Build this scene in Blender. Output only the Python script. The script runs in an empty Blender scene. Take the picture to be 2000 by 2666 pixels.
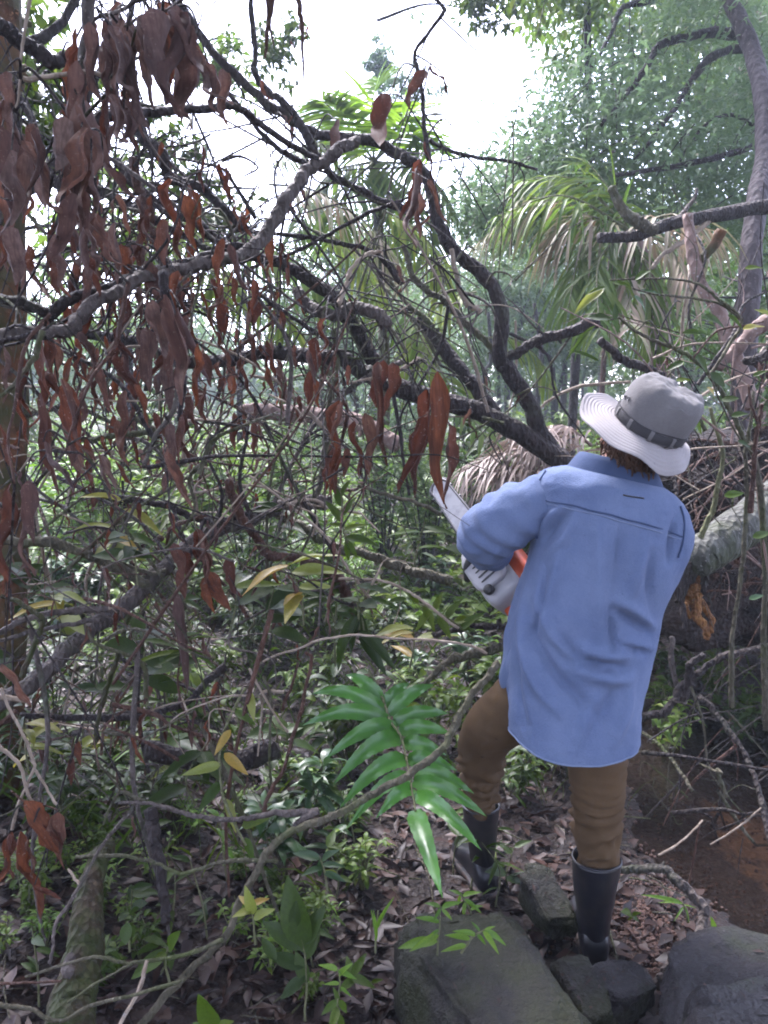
import bpy, bmesh, math, random
import numpy as np
from mathutils import Vector, Matrix, Euler, Quaternion, noise as mnoise
rnd = random.Random(7); rng = np.random.default_rng(7)
R = math.radians
S = bpy.context.scene; COL = S.collection
# ------------------------------------------------------------------ camera
CAMZ, PITCH, FPX = 1.6, R(8), 2092.0
cam = bpy.data.cameras.new('camera'); camo = bpy.data.objects.new('camera', cam); COL.objects.link(camo)
cam.sensor_fit = 'VERTICAL'; cam.sensor_height = 24; cam.lens = 24*FPX/2666; cam.clip_start = .02; cam.clip_end = 600
camo.location = (0, 0, CAMZ); camo.rotation_euler = (R(90)-PITCH, 0, 0)
cam.dof.use_dof = True; cam.dof.focus_distance = 2.4; cam.dof.aperture_fstop = 7.0
S.camera = camo
# ------------------------------------------------------------------ sky and sun (overcast)
SUN_EL, SUN_AZ = R(56), R(-28)          # azimuth from +Y towards +X
w = bpy.data.worlds.new('World'); S.world = w; w.use_nodes = True
nt = w.node_tree; bg = nt.nodes['Background']
sky = nt.nodes.new('ShaderNodeTexSky'); sky.sky_type = 'NISHITA'; sky.sun_disc = False
sky.sun_elevation = SUN_EL; sky.sun_rotation = SUN_AZ; sky.dust_density = 1.5; sky.air_density = 1.0; sky.ozone_density = 1
hs = nt.nodes.new('ShaderNodeHueSaturation'); hs.inputs['Saturation'].default_value = .55
tn = nt.nodes.new('ShaderNodeMix'); tn.data_type = 'RGBA'; tn.blend_type = 'MULTIPLY'; tn.inputs[0].default_value = 1; tn.inputs[7].default_value = (1.02, .975, 1.04, 1); nt.links.new(hs.outputs[0], tn.inputs[6])
nt.links.new(sky.outputs[0], hs.inputs['Color']); nt.links.new(tn.outputs[2], bg.inputs['Color']); bg.inputs['Strength'].default_value = .12
sl = bpy.data.lights.new('sun', 'SUN'); sl.energy = 1.5; sl.angle = R(18); sl.color = (1, .97, .93)
so = bpy.data.objects.new('sun', sl); COL.objects.link(so)
sd = Vector((math.sin(SUN_AZ)*math.cos(SUN_EL), math.cos(SUN_AZ)*math.cos(SUN_EL), math.sin(SUN_EL)))
so.rotation_euler = (-sd).to_track_quat('-Z', 'Y').to_euler(); so.location = sd*30
S.view_settings.view_transform = 'Standard'; S.view_settings.look = 'None'; S.view_settings.gamma = 1
S.view_settings.exposure = 3.55
S.view_settings.use_white_balance = True; S.view_settings.white_balance_temperature = 6100; S.view_settings.white_balance_tint = 17
S.cycles.filter_width = 1.9
S.cycles.use_denoising = True
S.cycles.max_bounces = 8; S.cycles.transparent_max_bounces = 12; S.cycles.volume_bounces = 0
# ------------------------------------------------------------------ geometry of the view: where a traced point lies at a given distance
_f = np.array((0, math.cos(PITCH), -math.sin(PITCH))); _u = np.array((0, math.sin(PITCH), math.cos(PITCH))); _r = np.array((1., 0, 0))
CAM = np.array((0, 0, CAMZ))
def at(x, y, d): return CAM + d*(_f + (x-1000)/FPX*_r + (1333-y)/FPX*_u)
def proj(P):
    q = np.asarray(P)-CAM; d = q@_f
    return 1000+FPX*(q@_r)/d, 1333-FPX*(q@_u)/d, d
def sst(a, b, x):
    t = np.clip((x-a)/(b-a), 0, 1); return t*t*(3-2*t)
def H(x, y):
    x = np.asarray(x, float); y = np.asarray(y, float)
    z = .22*sst(.15, -1.4, x)+.30*sst(3.2, 8, y)+.8*sst(9, 40, np.hypot(x, y))
    z = z+.028*np.sin(3.1*x+1.3*y+.5)*np.cos(2.3*y-.7*x)+.014*np.sin(8.3*x+2)*np.sin(7.1*y+1)+.006*np.sin(21*x+3*y)*np.sin(19*y-4*x)
    pool = np.exp(-(((x-1.95)/1.02)**2+((y-3.15)/1.25)**2)**1.6)
    chan = np.exp(-((x-2.3-.25*(y-3))/.6)**2)*sst(1.2, 2.2, y)*sst(9, 6, y)
    z = z-.20*pool-.10*chan
    z = z+.25*np.exp(-(((x-2.6)/.8)**2+((y-4.9)/.8)**2))
    z = z*sst(.35, .6, np.hypot(x-.6, y-2.1))+.0
    return z
def G(x, y, dz=0.):
    d = 2.5
    for _ in range(40):
        p = at(x, y, d); e = p[2]-(H(p[0], p[1])+dz)
        s = (1333-y)/FPX*_u[2]+_f[2]
        if abs(s) < .02: s = -.02
        d = min(max(d-e/s*.8, .3), 60)
    p = at(x, y, d); return p, d
# ------------------------------------------------------------------ mesh building
class MB:
    def __init__(s): s.V = []; s.F = []; s.n = 0
    def add(s, V, *Fs):
        V = np.asarray(V, float).reshape(-1, 3)
        for F in Fs:
            F = np.asarray(F, np.int64)
            if F.size: s.F.append(F+s.n)
        s.V.append(V); s.n += len(V); return s
    def mesh(s, name, mat=None, org=None, smooth=True):
        V = np.concatenate(s.V) if s.V else np.zeros((0, 3))
        if org is not None: V = V-np.asarray(org)
        me = bpy.data.meshes.new(name)
        loops = np.concatenate([f.ravel() for f in s.F]); tot = np.concatenate([np.full(len(f), f.shape[1]) for f in s.F])
        st = np.concatenate(([0], np.cumsum(tot)[:-1]))
        me.vertices.add(len(V)); me.vertices.foreach_set('co', V.astype(np.float32).ravel())
        me.loops.add(len(loops)); me.loops.foreach_set('vertex_index', loops.astype(np.int32))
        me.polygons.add(len(tot)); me.polygons.foreach_set('loop_start', st.astype(np.int32))
        me.polygons.foreach_set('use_smooth', np.full(len(tot), smooth))
        me.update(calc_edges=True); me.validate()
        if mat: me.materials.append(mat)
        return me
    def tube(s, P, r, n=8, cap=True, rough=0., squash=None, seed=0):
        P = np.asarray(P, float); m = len(P); r = np.broadcast_to(np.asarray(r, float), (m,))
        T = np.gradient(P, axis=0); T /= np.linalg.norm(T, axis=1)[:, None]+1e-12
        a = np.array((0, 0, 1.)) if abs(T[0][2]) < .9 else np.array((1., 0, 0))
        U = np.zeros_like(P); u = np.cross(T[0], a); u /= np.linalg.norm(u); U[0] = u
        for i in range(1, m):
            u = u-T[i]*(u@T[i]); u /= np.linalg.norm(u)+1e-12; U[i] = u
        W = np.cross(T, U); th = np.arange(n)*2*math.pi/n
        rr = np.repeat(r[:, None], n, 1)
        if rough:
            g = np.random.default_rng(seed+m*7+n); q = g.normal(0, 1, (m, n)); q = q+np.roll(q, 1, 1)+np.roll(q, -1, 1); q = q+np.roll(q, 1, 0)+np.roll(q, -1, 0); q /= q.std()+1e-9
            e = np.convolve(g.normal(0, 1, m+8), np.ones(9)/3, 'same')[4:m+4]
            rr = rr*(1+rough*.8*np.clip(q, -2, 2))*(1+.5*rough*e[:, None])
        ring = P[:, None]+rr[..., None]*(np.cos(th)[None, :, None]*U[:, None]+np.sin(th)[None, :, None]*W[:, None])
        idx = np.arange(m*n).reshape(m, n); j = np.roll(idx, -1, 1)
        F = np.stack([idx[:-1], j[:-1], j[1:], idx[1:]], -1).reshape(-1, 4)
        V = ring.reshape(-1, 3)
        if cap:
            V = np.vstack([V, P[0]-T[0]*r[0]*.3, P[-1]+T[-1]*r[-1]*.3]); a0, a1 = m*n, m*n+1
            C = [(a0, j[0][k], idx[0][k]) for k in range(n)]+[(a1, idx[-1][k], j[-1][k]) for k in range(n)]
            return s.add(V, F, np.array(C))
        return s.add(V, F)
    def loft(s, rings, closed=True, cap=False):
        Rg = np.asarray(rings, float); m, n = Rg.shape[:2]; idx = np.arange(m*n).reshape(m, n)
        if closed: j = np.roll(idx, -1, 1); F = np.stack([idx[:-1], j[:-1], j[1:], idx[1:]], -1).reshape(-1, 4)
        else: F = np.stack([idx[:-1, :-1], idx[:-1, 1:], idx[1:, 1:], idx[1:, :-1]], -1).reshape(-1, 4)
        V = Rg.reshape(-1, 3)
        if cap:
            V = np.vstack([V, Rg[0].mean(0), Rg[-1].mean(0)]); j = np.roll(idx, -1, 1); a0, a1 = m*n, m*n+1
            return s.add(V, F, np.array([(a0, j[0][k], idx[0][k]) for k in range(n)]+[(a1, idx[-1][k], j[-1][k]) for k in range(n)]))
        return s.add(V, F)
    def box(s, c, size, M=None):
        v = np.array([(x, y, z) for x in (-.5, .5) for y in (-.5, .5) for z in (-.5, .5)])*np.asarray(size)
        if M is not None: v = v@np.asarray(M).T
        return s.add(v+np.asarray(c), np.array([(0, 1, 3, 2), (4, 6, 7, 5), (0, 4, 5, 1), (2, 3, 7, 6), (0, 2, 6, 4), (1, 5, 7, 3)]))
    def leaves(s, P, D, N, L, W, fold=.25, droop=.15):
        """many small folded leaves: base P, direction D, up N, length L, width W"""
        P = np.asarray(P, float); k = len(P); L = np.broadcast_to(L, (k,))[:, None]; W = np.broadcast_to(W, (k,))[:, None]
        D = D/(np.linalg.norm(D, axis=1)[:, None]+1e-9); B = np.cross(N, D); B /= np.linalg.norm(B, axis=1)[:, None]+1e-9; N = np.cross(D, B)
        m = P+D*L*.45; V = np.stack([P, m+B*W*.5+N*W*fold, m, m-B*W*.5+N*W*fold, P+D*L-N*L*droop], 1)
        o = (np.arange(k)*5)[:, None]
        F = np.concatenate([o+np.array(q) for q in ((0, 2, 1), (0, 3, 2), (1, 2, 4), (2, 3, 4))])
        return s.add(V.reshape(-1, 3), F)
    def strips(s, P, D, N, L, W, droop=.5, seg=4, fold=.18):
        """many long leaflets bending down under their weight"""
        P = np.asarray(P, float); k = len(P); L = np.broadcast_to(L, (k,)); W = np.broadcast_to(W, (k,)); dr = np.broadcast_to(droop, (k,))
        D = D/(np.linalg.norm(D, axis=1)[:, None]+1e-9); pos = P.copy(); d = D.copy(); rows = []
        for i in range(seg+1):
            t = i/seg; wd = W*(1 if 0 < t < 1 else .25)*(1-.75*t*t)
            if t == 1: wd = W*.04
            B = np.cross(N, d); B /= np.linalg.norm(B, axis=1)[:, None]+1e-9; nn = np.cross(d, B)
            rows.append(np.stack([pos-B*wd[:, None]*.5+nn*wd[:, None]*fold, pos, pos+B*wd[:, None]*.5+nn*wd[:, None]*fold], 1))
            pos = pos+d*(L/seg)[:, None]; d = d+np.array((0, 0, -1.))*(dr*(1.6/seg))[:, None]; d /= np.linalg.norm(d, axis=1)[:, None]
        V = np.stack(rows, 1); o = (np.arange(k)*(seg+1)*3)[:, None]; F = []
        for i in range(seg):
            a = i*3; F += [o+np.array((a, a+1, a+4, a+3)), o+np.array((a+1, a+2, a+5, a+4))]
        return s.add(V.reshape(-1, 3), np.concatenate(F))
def cr(P, k=6):
    """smooth curve through traced points"""
    P = np.asarray(P, float)
    if len(P) < 3:
        t = np.linspace(0, 1, k+1)[:, None]; return P[0]+(P[-1]-P[0])*t
    Q = np.vstack([2*P[0]-P[1], P, 2*P[-1]-P[-2]]); out = []
    for i in range(1, len(Q)-2):
        p0, p1, p2, p3 = Q[i-1:i+3]
        for t in np.arange(k)/k:
            out.append(.5*((2*p1)+(-p0+p2)*t+(2*p0-5*p1+4*p2-p3)*t*t+(-p0+3*p1-3*p2+p3)*t**3))
    out.append(P[-1]); return np.array(out)
def px(pts, d0, d1=None):
    d1 = d0 if d1 is None else d1; q = np.asarray([p[:2] for p in pts], float)
    s = np.concatenate(([0], np.cumsum(np.linalg.norm(np.diff(q, axis=0), axis=1)))); s /= s[-1]
    return np.array([at(x, y, d0+(d1-d0)*t if len(p) < 3 else p[2]) for (p, (x, y), t) in zip(pts, q, s)])
# ------------------------------------------------------------------ objects
ORG = {}
def tag(o, label=None, cat=None, group=None, kind=None):
    if label: o['label'] = label
    if cat: o['category'] = cat
    if group: o['group'] = group
    if kind: o['kind'] = kind
    return o
def thing(name, label, cat, loc=(0, 0, 0), group=None):
    o = bpy.data.objects.new(name, None); o.empty_display_size = .05; COL.objects.link(o); o.location = loc
    ORG[o.name] = np.array(loc, float); return tag(o, label, cat, group)
def org(o):
    v = np.zeros(3)
    while o is not None: v = v+np.array(o.location); o = o.parent
    return v
def obj(name, mb, mat, parent=None, loc=None, smooth=True, **kw):
    """one mesh object; coordinates in mb are world coordinates"""
    base = np.array(loc, float) if loc is not None else (org(parent) if parent is not None else np.zeros(3))
    me = mb.mesh(name, mat, base, smooth); o = bpy.data.objects.new(name, me); COL.objects.link(o)
    if parent is not None: o.parent = parent; o.location = base-org(parent)
    else: o.location = base
    return tag(o, **kw)
def inst(name, me, M, parent=None, **kw):
    """an object that shares the mesh me, placed by world matrix M"""
    o = bpy.data.objects.new(name, me); COL.objects.link(o)
    if parent is not None:
        o.parent = parent; M = Matrix.Translation(Vector(-org(parent)))@M
    o.matrix_basis = M; return tag(o, **kw)
def frame(p, x, up, sc=1.):
    """matrix with local X along x, local Z near up"""
    X = Vector(x).normalized(); Z = Vector(up); Y = Z.cross(X)
    if Y.length < 1e-4: Y = Vector((0, 1, 0)).cross(X)
    Y.normalize(); Z = X.cross(Y); s = sc if hasattr(sc, '__len__') else (sc, sc, sc)
    M = Matrix((X*s[0], Y*s[1], Z*s[2])).transposed().to_4x4(); M.translation = Vector(p); return M
def bend(o, mb): pass
# ------------------------------------------------------------------ materials
MAT = {}
def mat(name):
    m = bpy.data.materials.new(name); m.use_nodes = True; MAT[name] = m; n = m.node_tree
    return m, n.nodes, n.links, n.nodes['Principled BSDF']
def ramp(nd, stops):
    r = nd.new('ShaderNodeValToRGB'); e = r.color_ramp.elements
    while len(e) < len(stops): e.new(.5)
    for q, (p, c) in zip(e, stops): q.position = p; q.color = (*c, 1)
    return r
def coord(nd, ln, scale, what='Object', detail=4, rough=.6, stretch=None, kind='ShaderNodeTexNoise'):
    tc = nd.new('ShaderNodeTexCoord'); t = nd.new(kind); t.inputs['Scale'].default_value = scale
    if kind == 'ShaderNodeTexNoise': t.inputs['Detail'].default_value = detail; t.inputs['Roughness'].default_value = rough
    if stretch:
        mp = nd.new('ShaderNodeMapping'); mp.inputs['Scale'].default_value = stretch; ln.new(tc.outputs[what], mp.inputs[0]); ln.new(mp.outputs[0], t.inputs['Vector'])
    else: ln.new(tc.outputs[what], t.inputs['Vector'])
    return t
def bump(nd, ln, bs, src, strength, dist=.01):
    b = nd.new('ShaderNodeBump'); b.inputs['Strength'].default_value = strength; b.inputs['Distance'].default_value = dist
    ln.new(src, b.inputs['Height']); ln.new(b.outputs[0], bs.inputs['Normal']); return b
def mixc(nd, ln, fac, a, b):
    m = nd.new('ShaderNodeMix'); m.data_type = 'RGBA'
    if isinstance(fac, (int, float)): m.inputs[0].default_value = fac
    else: ln.new(fac, m.inputs[0])
    for s, v in ((6, a), (7, b)):
        if isinstance(v, tuple): m.inputs[s].default_value = (*v, 1)
        else: ln.new(v, m.inputs[s])
    return m.outputs[2]
def rand(nd, ln):
    """a number of its own for every object and every loose piece"""
    oi = nd.new('ShaderNodeObjectInfo'); ge = nd.new('ShaderNodeNewGeometry'); a = nd.new('ShaderNodeMath'); a.operation = 'ADD'
    ln.new(oi.outputs['Random'], a.inputs[0]); ln.new(ge.outputs['Random Per Island'], a.inputs[1])
    f = nd.new('ShaderNodeMath'); f.operation = 'FRACT'; ln.new(a.outputs[0], f.inputs[0]); return f.outputs[0]
def leafmat(name, cols, trans=.35, rough=.42, scale=18, spot=None, spec=.5, vein=False):
    m, nd, ln, bs = mat(name); r = rand(nd, ln); k = len(cols)
    rp = ramp(nd, [(i/max(k-1, 1), c) for i, c in enumerate(cols)]); ln.new(r, rp.inputs[0]); c = rp.outputs[0]
    n = coord(nd, ln, scale); n2 = ramp(nd, [(.35, (0, 0, 0)), (.7, (1, 1, 1))]); ln.new(n.outputs[0], n2.inputs[0])
    d = spot or tuple(v*.55 for v in cols[0]); c2 = mixc(nd, ln, .5, c, d); c = mixc(nd, ln, n2.outputs[0], c, c2)
    if vein:                                        # fibres along the blade, torn and spotted patches
        vn = coord(nd, ln, 1, detail=5, stretch=(5, 46, 12)); vr = ramp(nd, [(.38, (0, 0, 0)), (.62, (1, 1, 1))]); ln.new(vn.outputs[0], vr.inputs[0]); c = mixc(nd, ln, vr.outputs[0], mixc(nd, ln, .6, c, tuple(v*.45 for v in cols[0])), c)
        sn = coord(nd, ln, 26, detail=2); sr = ramp(nd, [(.64, (0, 0, 0)), (.70, (1, 1, 1))]); ln.new(sn.outputs[0], sr.inputs[0]); c = mixc(nd, ln, sr.outputs[0], c, mixc(nd, ln, .6, c, (.16, .12, .10)))
    ln.new(c, bs.inputs['Base Color']); bs.inputs['Roughness'].default_value = rough; bs.inputs['Specular IOR Level'].default_value = spec
    t = nd.new('ShaderNodeBsdfTranslucent'); ln.new(c, t.inputs[0]); mx = nd.new('ShaderNodeMixShader'); mx.inputs[0].default_value = trans
    ln.new(bs.outputs[0], mx.inputs[1]); ln.new(t.outputs[0], mx.inputs[2]); out = nd['Material Output']; ln.new(mx.outputs[0], out.inputs[0])
    bump(nd, ln, bs, n.outputs[0], .25, .004); return m
def barkmat(name, a, b, moss=None, scale=22, rough=.75, mossamt=.5, bs_=.6, mscale=5):
    m, nd, ln, bs = mat(name); n = coord(nd, ln, scale, detail=6, stretch=(1, 1, .6)); v = coord(nd, ln, scale*3.2, kind='ShaderNodeTexVoronoi', stretch=(1, 1, .45)); fn_ = coord(nd, ln, scale*7, detail=4)
    rp = ramp(nd, [(.3, a), (.7, b)]); ln.new(n.outputs[0], rp.inputs[0]); c = rp.outputs[0]
    big = coord(nd, ln, 3.5, detail=3); br = ramp(nd, [(.35, (0, 0, 0)), (.65, (1, 1, 1))]); ln.new(big.outputs[0], br.inputs[0])
    c = mixc(nd, ln, br.outputs[0], c, mixc(nd, ln, .45, c, tuple(x*.5 for x in a)))
    vr = ramp(nd, [(.08, (0, 0, 0)), (.30, (1, 1, 1))]); ln.new(v.outputs[0], vr.inputs[0]); c = mixc(nd, ln, vr.outputs[0], mixc(nd, ln, .55, c, tuple(x*.35 for x in a)), c)
    lr_ = ramp(nd, [(.60, (0, 0, 0)), (.68, (1, 1, 1))]); ln.new(fn_.outputs[0], lr_.inputs[0]); lm = nd.new('ShaderNodeMath'); lm.operation = 'MULTIPLY'; ln.new(lr_.outputs[0], lm.inputs[0]); ln.new(br.outputs[0], lm.inputs[1]); c = mixc(nd, ln, lm.outputs[0], c, tuple(min(.3, x*2.0+.02) for x in b))
    if moss:
        q = coord(nd, ln, mscale, detail=5); qr = ramp(nd, [(1-mossamt-.12, (0, 0, 0)), (1-mossamt+.08, (1, 1, 1))]); ln.new(q.outputs[0], qr.inputs[0]); c = mixc(nd, ln, qr.outputs[0], c, moss)
    ln.new(c, bs.inputs['Base Color']); bs.inputs['Roughness'].default_value = rough; bs.inputs['Specular IOR Level'].default_value = .22
    ad = nd.new('ShaderNodeMath'); ad.operation = 'ADD'; ln.new(n.outputs[0], ad.inputs[0]); ln.new(v.outputs[0], ad.inputs[1])
    bump(nd, ln, bs, ad.outputs[0], min(1, bs_*1.5), .015); return m
barkmat('bark_dark', (.013, .010, .010), (.040, .030, .027), moss=(.035, .038, .022), mossamt=.32)
barkmat('bark_mauve', (.040, .032, .034), (.085, .068, .070), scale=9)
barkmat('bark_grey', (.040, .032, .029), (.105, .086, .075), moss=(.05, .055, .035), mossamt=.34)
barkmat('bark_red', (.030, .015, .011), (.095, .048, .032), mossamt=.3)
barkmat('bark_olive', (.035, .032, .020), (.10, .088, .058), moss=(.05, .06, .02), mossamt=.4)
barkmat('bark_moss', (.018, .013, .008), (.055, .038, .020), moss=(.026, .033, .008), mossamt=.5, mscale=14)
barkmat('bark_orange', (.022, .012, .007), (.15, .062, .022), moss=(.040, .040, .012), mossamt=.48, mscale=7, scale=9)
barkmat('bark_pale', (.14, .105, .075), (.32, .26, .20), rough=.7, bs_=.3)
barkmat('bark_pink', (.11, .070, .058), (.24, .165, .14), scale=9, mossamt=.3)
barkmat('bark_green', (.06, .065, .03), (.15, .15, .075), bs_=.3)
barkmat('bark_lichen', (.040, .040, .034), (.125, .128, .112), moss=(.035, .042, .020), mossamt=.42, scale=14, mscale=8)
barkmat('wood_broken', (.06, .022, .008), (.30, .14, .045), scale=30, rough=.8)
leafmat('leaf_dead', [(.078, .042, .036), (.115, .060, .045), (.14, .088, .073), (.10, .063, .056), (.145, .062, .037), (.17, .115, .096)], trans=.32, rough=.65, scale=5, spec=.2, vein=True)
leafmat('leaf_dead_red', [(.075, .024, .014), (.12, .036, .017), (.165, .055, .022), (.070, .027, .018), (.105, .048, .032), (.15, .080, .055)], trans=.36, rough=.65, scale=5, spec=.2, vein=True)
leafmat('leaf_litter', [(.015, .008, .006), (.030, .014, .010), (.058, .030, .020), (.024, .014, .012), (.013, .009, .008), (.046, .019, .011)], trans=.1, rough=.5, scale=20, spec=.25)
leafmat('leaf_green', [(.028, .056, .004), (.050, .090, .006), (.040, .070, .006), (.090, .130, .008)], trans=.38, rough=.5, spec=.22)
leafmat('leaf_deep', [(.016, .034, .004), (.026, .048, .005), (.034, .062, .006), (.020, .040, .006)], trans=.3, rough=.46, spec=.25)
leafmat('leaf_bright', [(.085, .18, .015), (.11, .22, .018), (.14, .24, .022), (.065, .15, .016)], trans=.46, rough=.42, spec=.35)
leafmat('leaf_yellow', [(.20, .22, .03), (.16, .20, .035), (.26, .22, .03), (.30, .17, .02)], trans=.4, rough=.45)
leafmat('leaf_far', [(.040, .085, .016), (.065, .125, .020), (.095, .155, .026), (.052, .105, .024)], trans=.5, rough=.5, spec=.25)
leafmat('leaf_mid', [(.060, .115, .014), (.10, .17, .020), (.135, .21, .025), (.075, .14, .022), (.17, .21, .032)], trans=.5, rough=.45, spec=.3)
leafmat('leaf_blue', [(.090, .150, .075), (.13, .195, .090), (.10, .165, .070), (.15, .22, .095)], trans=.45, rough=.5, spec=.3)
leafmat('leaf_waxy', [(.028, .060, .018), (.042, .085, .026), (.022, .052, .014)], trans=.2, rough=.4, spec=.35)
leafmat('palm_lime', [(.11, .17, .020), (.15, .21, .030), (.19, .22, .045), (.09, .14, .02)], trans=.55, rough=.5, spec=.2)
leafmat('palm_dry', [(.30, .25, .17), (.22, .20, .10), (.17, .20, .07), (.36, .29, .22), (.24, .15, .08)], trans=.3, rough=.55)
leafmat('palm_dead', [(.20, .15, .125), (.27, .21, .175), (.15, .11, .095), (.23, .165, .12)], trans=.2, rough=.6)
leafmat('palm_green', [(.06, .12, .018), (.10, .17, .022), (.14, .19, .032), (.08, .13, .026)], trans=.5, rough=.45, spec=.3)
leafmat('palm_bright', [(.16, .29, .020), (.21, .34, .025), (.13, .25, .02)], trans=.55, rough=.5, spec=.2)
leafmat('fern', [(.050, .150, .022), (.062, .175, .025), (.044, .130, .020)], trans=.25, rough=.30, scale=10, spec=.5)
# ------------------------------------------------------------------ ground, stream and other setting
def groundmat():
    m, nd, ln, bs = mat('soil'); n = coord(nd, ln, 7, detail=8, rough=.7); f = coord(nd, ln, 60, detail=5); v = coord(nd, ln, 45, kind='ShaderNodeTexVoronoi')
    rp = ramp(nd, [(.32, (.007, .005, .004)), (.5, (.017, .011, .009)), (.68, (.036, .022, .016))]); ln.new(n.outputs[0], rp.inputs[0])
    # bright clay where the stream bed lies: the clay itself has that colour
    geo = nd.new('ShaderNodeNewGeometry'); sx = nd.new('ShaderNodeSeparateXYZ'); ln.new(geo.outputs['Position'], sx.inputs[0])
    mr = nd.new('ShaderNodeMapRange'); mr.inputs[1].default_value = -.05; mr.inputs[2].default_value = -.11; ln.new(sx.outputs[2], mr.inputs[0])
    c2 = coord(nd, ln, 3.2, detail=5); vd = nd.new('ShaderNodeVectorMath'); vd.operation = 'DISTANCE'; vd.inputs[1].default_value = (1.80, 2.95, -.2); ln.new(geo.outputs['Position'], vd.inputs[0]); sb = nd.new('ShaderNodeMath'); sb.operation = 'SUBTRACT'; ln.new(c2.outputs[0], sb.inputs[0]); ln.new(vd.outputs['Value'], sb.inputs[1])
    cr2 = ramp(nd, [(.0, (0, 0, 0)), (.10, (1, 1, 1))]); ln.new(sb.outputs[0], cr2.inputs[0])
    mu = nd.new('ShaderNodeMath'); mu.operation = 'MULTIPLY'; ln.new(mr.outputs[0], mu.inputs[0]); ln.new(cr2.outputs[0], mu.inputs[1])
    c = mixc(nd, ln, mu.outputs[0], mixc(nd, ln, mr.outputs[0], rp.outputs[0], (.026, .019, .016)), (.13, .078, .042))
    ln.new(c, bs.inputs['Base Color']); bs.inputs['Specular IOR Level'].default_value = .2; rr = nd.new('ShaderNodeMapRange'); rr.inputs[3].default_value = .35; rr.inputs[4].default_value = .85
    ln.new(f.outputs[0], rr.inputs[0]); ln.new(rr.outputs[0], bs.inputs['Roughness'])
    ad = nd.new('ShaderNodeMath'); ad.operation = 'ADD'; ln.new(f.outputs[0], ad.inputs[0]); ln.new(v.outputs[0], ad.inputs[1]); bump(nd, ln, bs, ad.outputs[0], .8, .02); return m
groundmat()
def rockmat(name, a, b, moss, amt, rough=.5):
    m, nd, ln, bs = mat(name); n = coord(nd, ln, 9, detail=9, rough=.68); f = coord(nd, ln, 55, detail=4)
    rp = ramp(nd, [(.3, a), (.7, b)]); ln.new(n.outputs[0], rp.inputs[0])
    q = coord(nd, ln, 5.5, detail=6); qr = ramp(nd, [(1-amt-.1, (0, 0, 0)), (1-amt+.1, (1, 1, 1))]); ln.new(q.outputs[0], qr.inputs[0])
    c = mixc(nd, ln, qr.outputs[0], rp.outputs[0], moss); fl = ramp(nd, [(.70, (0, 0, 0)), (.74, (1, 1, 1))]); ln.new(f.outputs[0], fl.inputs[0])
    c = mixc(nd, ln, fl.outputs[0], c, (.09, .08, .075)); ln.new(c, bs.inputs['Base Color']); bs.inputs['Roughness'].default_value = rough; bs.inputs['Specular IOR Level'].default_value = .25
    ad = nd.new('ShaderNodeMath'); ad.operation = 'ADD'; ln.new(n.outputs[0], ad.inputs[0]); ln.new(f.outputs[0], ad.inputs[1]); bump(nd, ln, bs, ad.outputs[0], .9, .02); return m
rockmat('rock', (.005, .005, .005), (.028, .024, .018), (.017, .019, .006), .5, .6)
rockmat('rock_purple', (.007, .006, .007), (.034, .029, .030), (.022, .027, .010), .38, .5)
rockmat('pebble', (.035, .018, .013), (.11, .060, .043), (.03, .023, .018), .3, .45)
def grid(xs, ys):
    X, Y = np.meshgrid(xs, ys); Z = H(X, Y)
    return np.stack([X, Y, Z], -1)
def spacing(c, lo, hi, fine, grow=1.09):
    out = [c]; s = fine
    while out[-1] < hi: out.append(out[-1]+s); s *= grow if out[-1]-c > 2.6 else 1
    s = fine; left = [c]
    while left[-1] > lo: left.append(left[-1]-s); s *= grow if c-left[-1] > 2.6 else 1
    return np.array(left[:0:-1]+out)
gx = spacing(.2, -120, 120, .035); gy = spacing(3.0, -60, 200, .035)
mb = MB(); gg = grid(gx, gy)
g2 = np.random.default_rng(3); dd = np.hypot(gg[..., 0]-.3, gg[..., 1]-2.8); gg[..., 2] += g2.normal(0, .006, dd.shape)*(dd < 3)*(dd > .2)
mb.loft(gg, closed=False); ground = obj('ground', mb, MAT['soil'], kind='structure')
# stream water: a still sheet, clear enough to show the clay bed, glossy
m, nd, ln, bs = mat('water'); nd.remove(bs)
tr = nd.new('ShaderNodeBsdfTransparent'); tr.inputs[0].default_value = (.74, .66, .60, 1); gl = nd.new('ShaderNodeBsdfGlossy'); gl.inputs['Roughness'].default_value = .05
fr = nd.new('ShaderNodeFresnel'); fr.inputs[0].default_value = 1.6; mx = nd.new('ShaderNodeMixShader'); ln.new(fr.outputs[0], mx.inputs[0]); ln.new(tr.outputs[0], mx.inputs[1]); ln.new(gl.outputs[0], mx.inputs[2])
df = nd.new('ShaderNodeBsdfDiffuse'); df.inputs[0].default_value = (.050, .040, .036, 1); m2 = nd.new('ShaderNodeMixShader'); m2.inputs[0].default_value = .10
ln.new(mx.outputs[0], m2.inputs[1]); ln.new(df.outputs[0], m2.inputs[2]); ln.new(m2.outputs[0], nd['Material Output'].inputs[0])
wn = coord(nd, ln, 12, detail=5); b_ = nd.new('ShaderNodeBump'); b_.inputs['Strength'].default_value = .45; b_.inputs['Distance'].default_value = .02; ln.new(wn.outputs[0], b_.inputs['Height'])
ln.new(b_.outputs[0], gl.inputs['Normal']); ln.new(b_.outputs[0], fr.inputs['Normal'])
mb = MB(); xs = np.linspace(.7, 4.5, 60); ys = np.linspace(1.5, 7.5, 80); X, Y = np.meshgrid(xs, ys); mb.loft(np.stack([X, Y, X*0-.062], -1), closed=False)
obj('stream', mb, MAT['water'], kind='structure')
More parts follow.
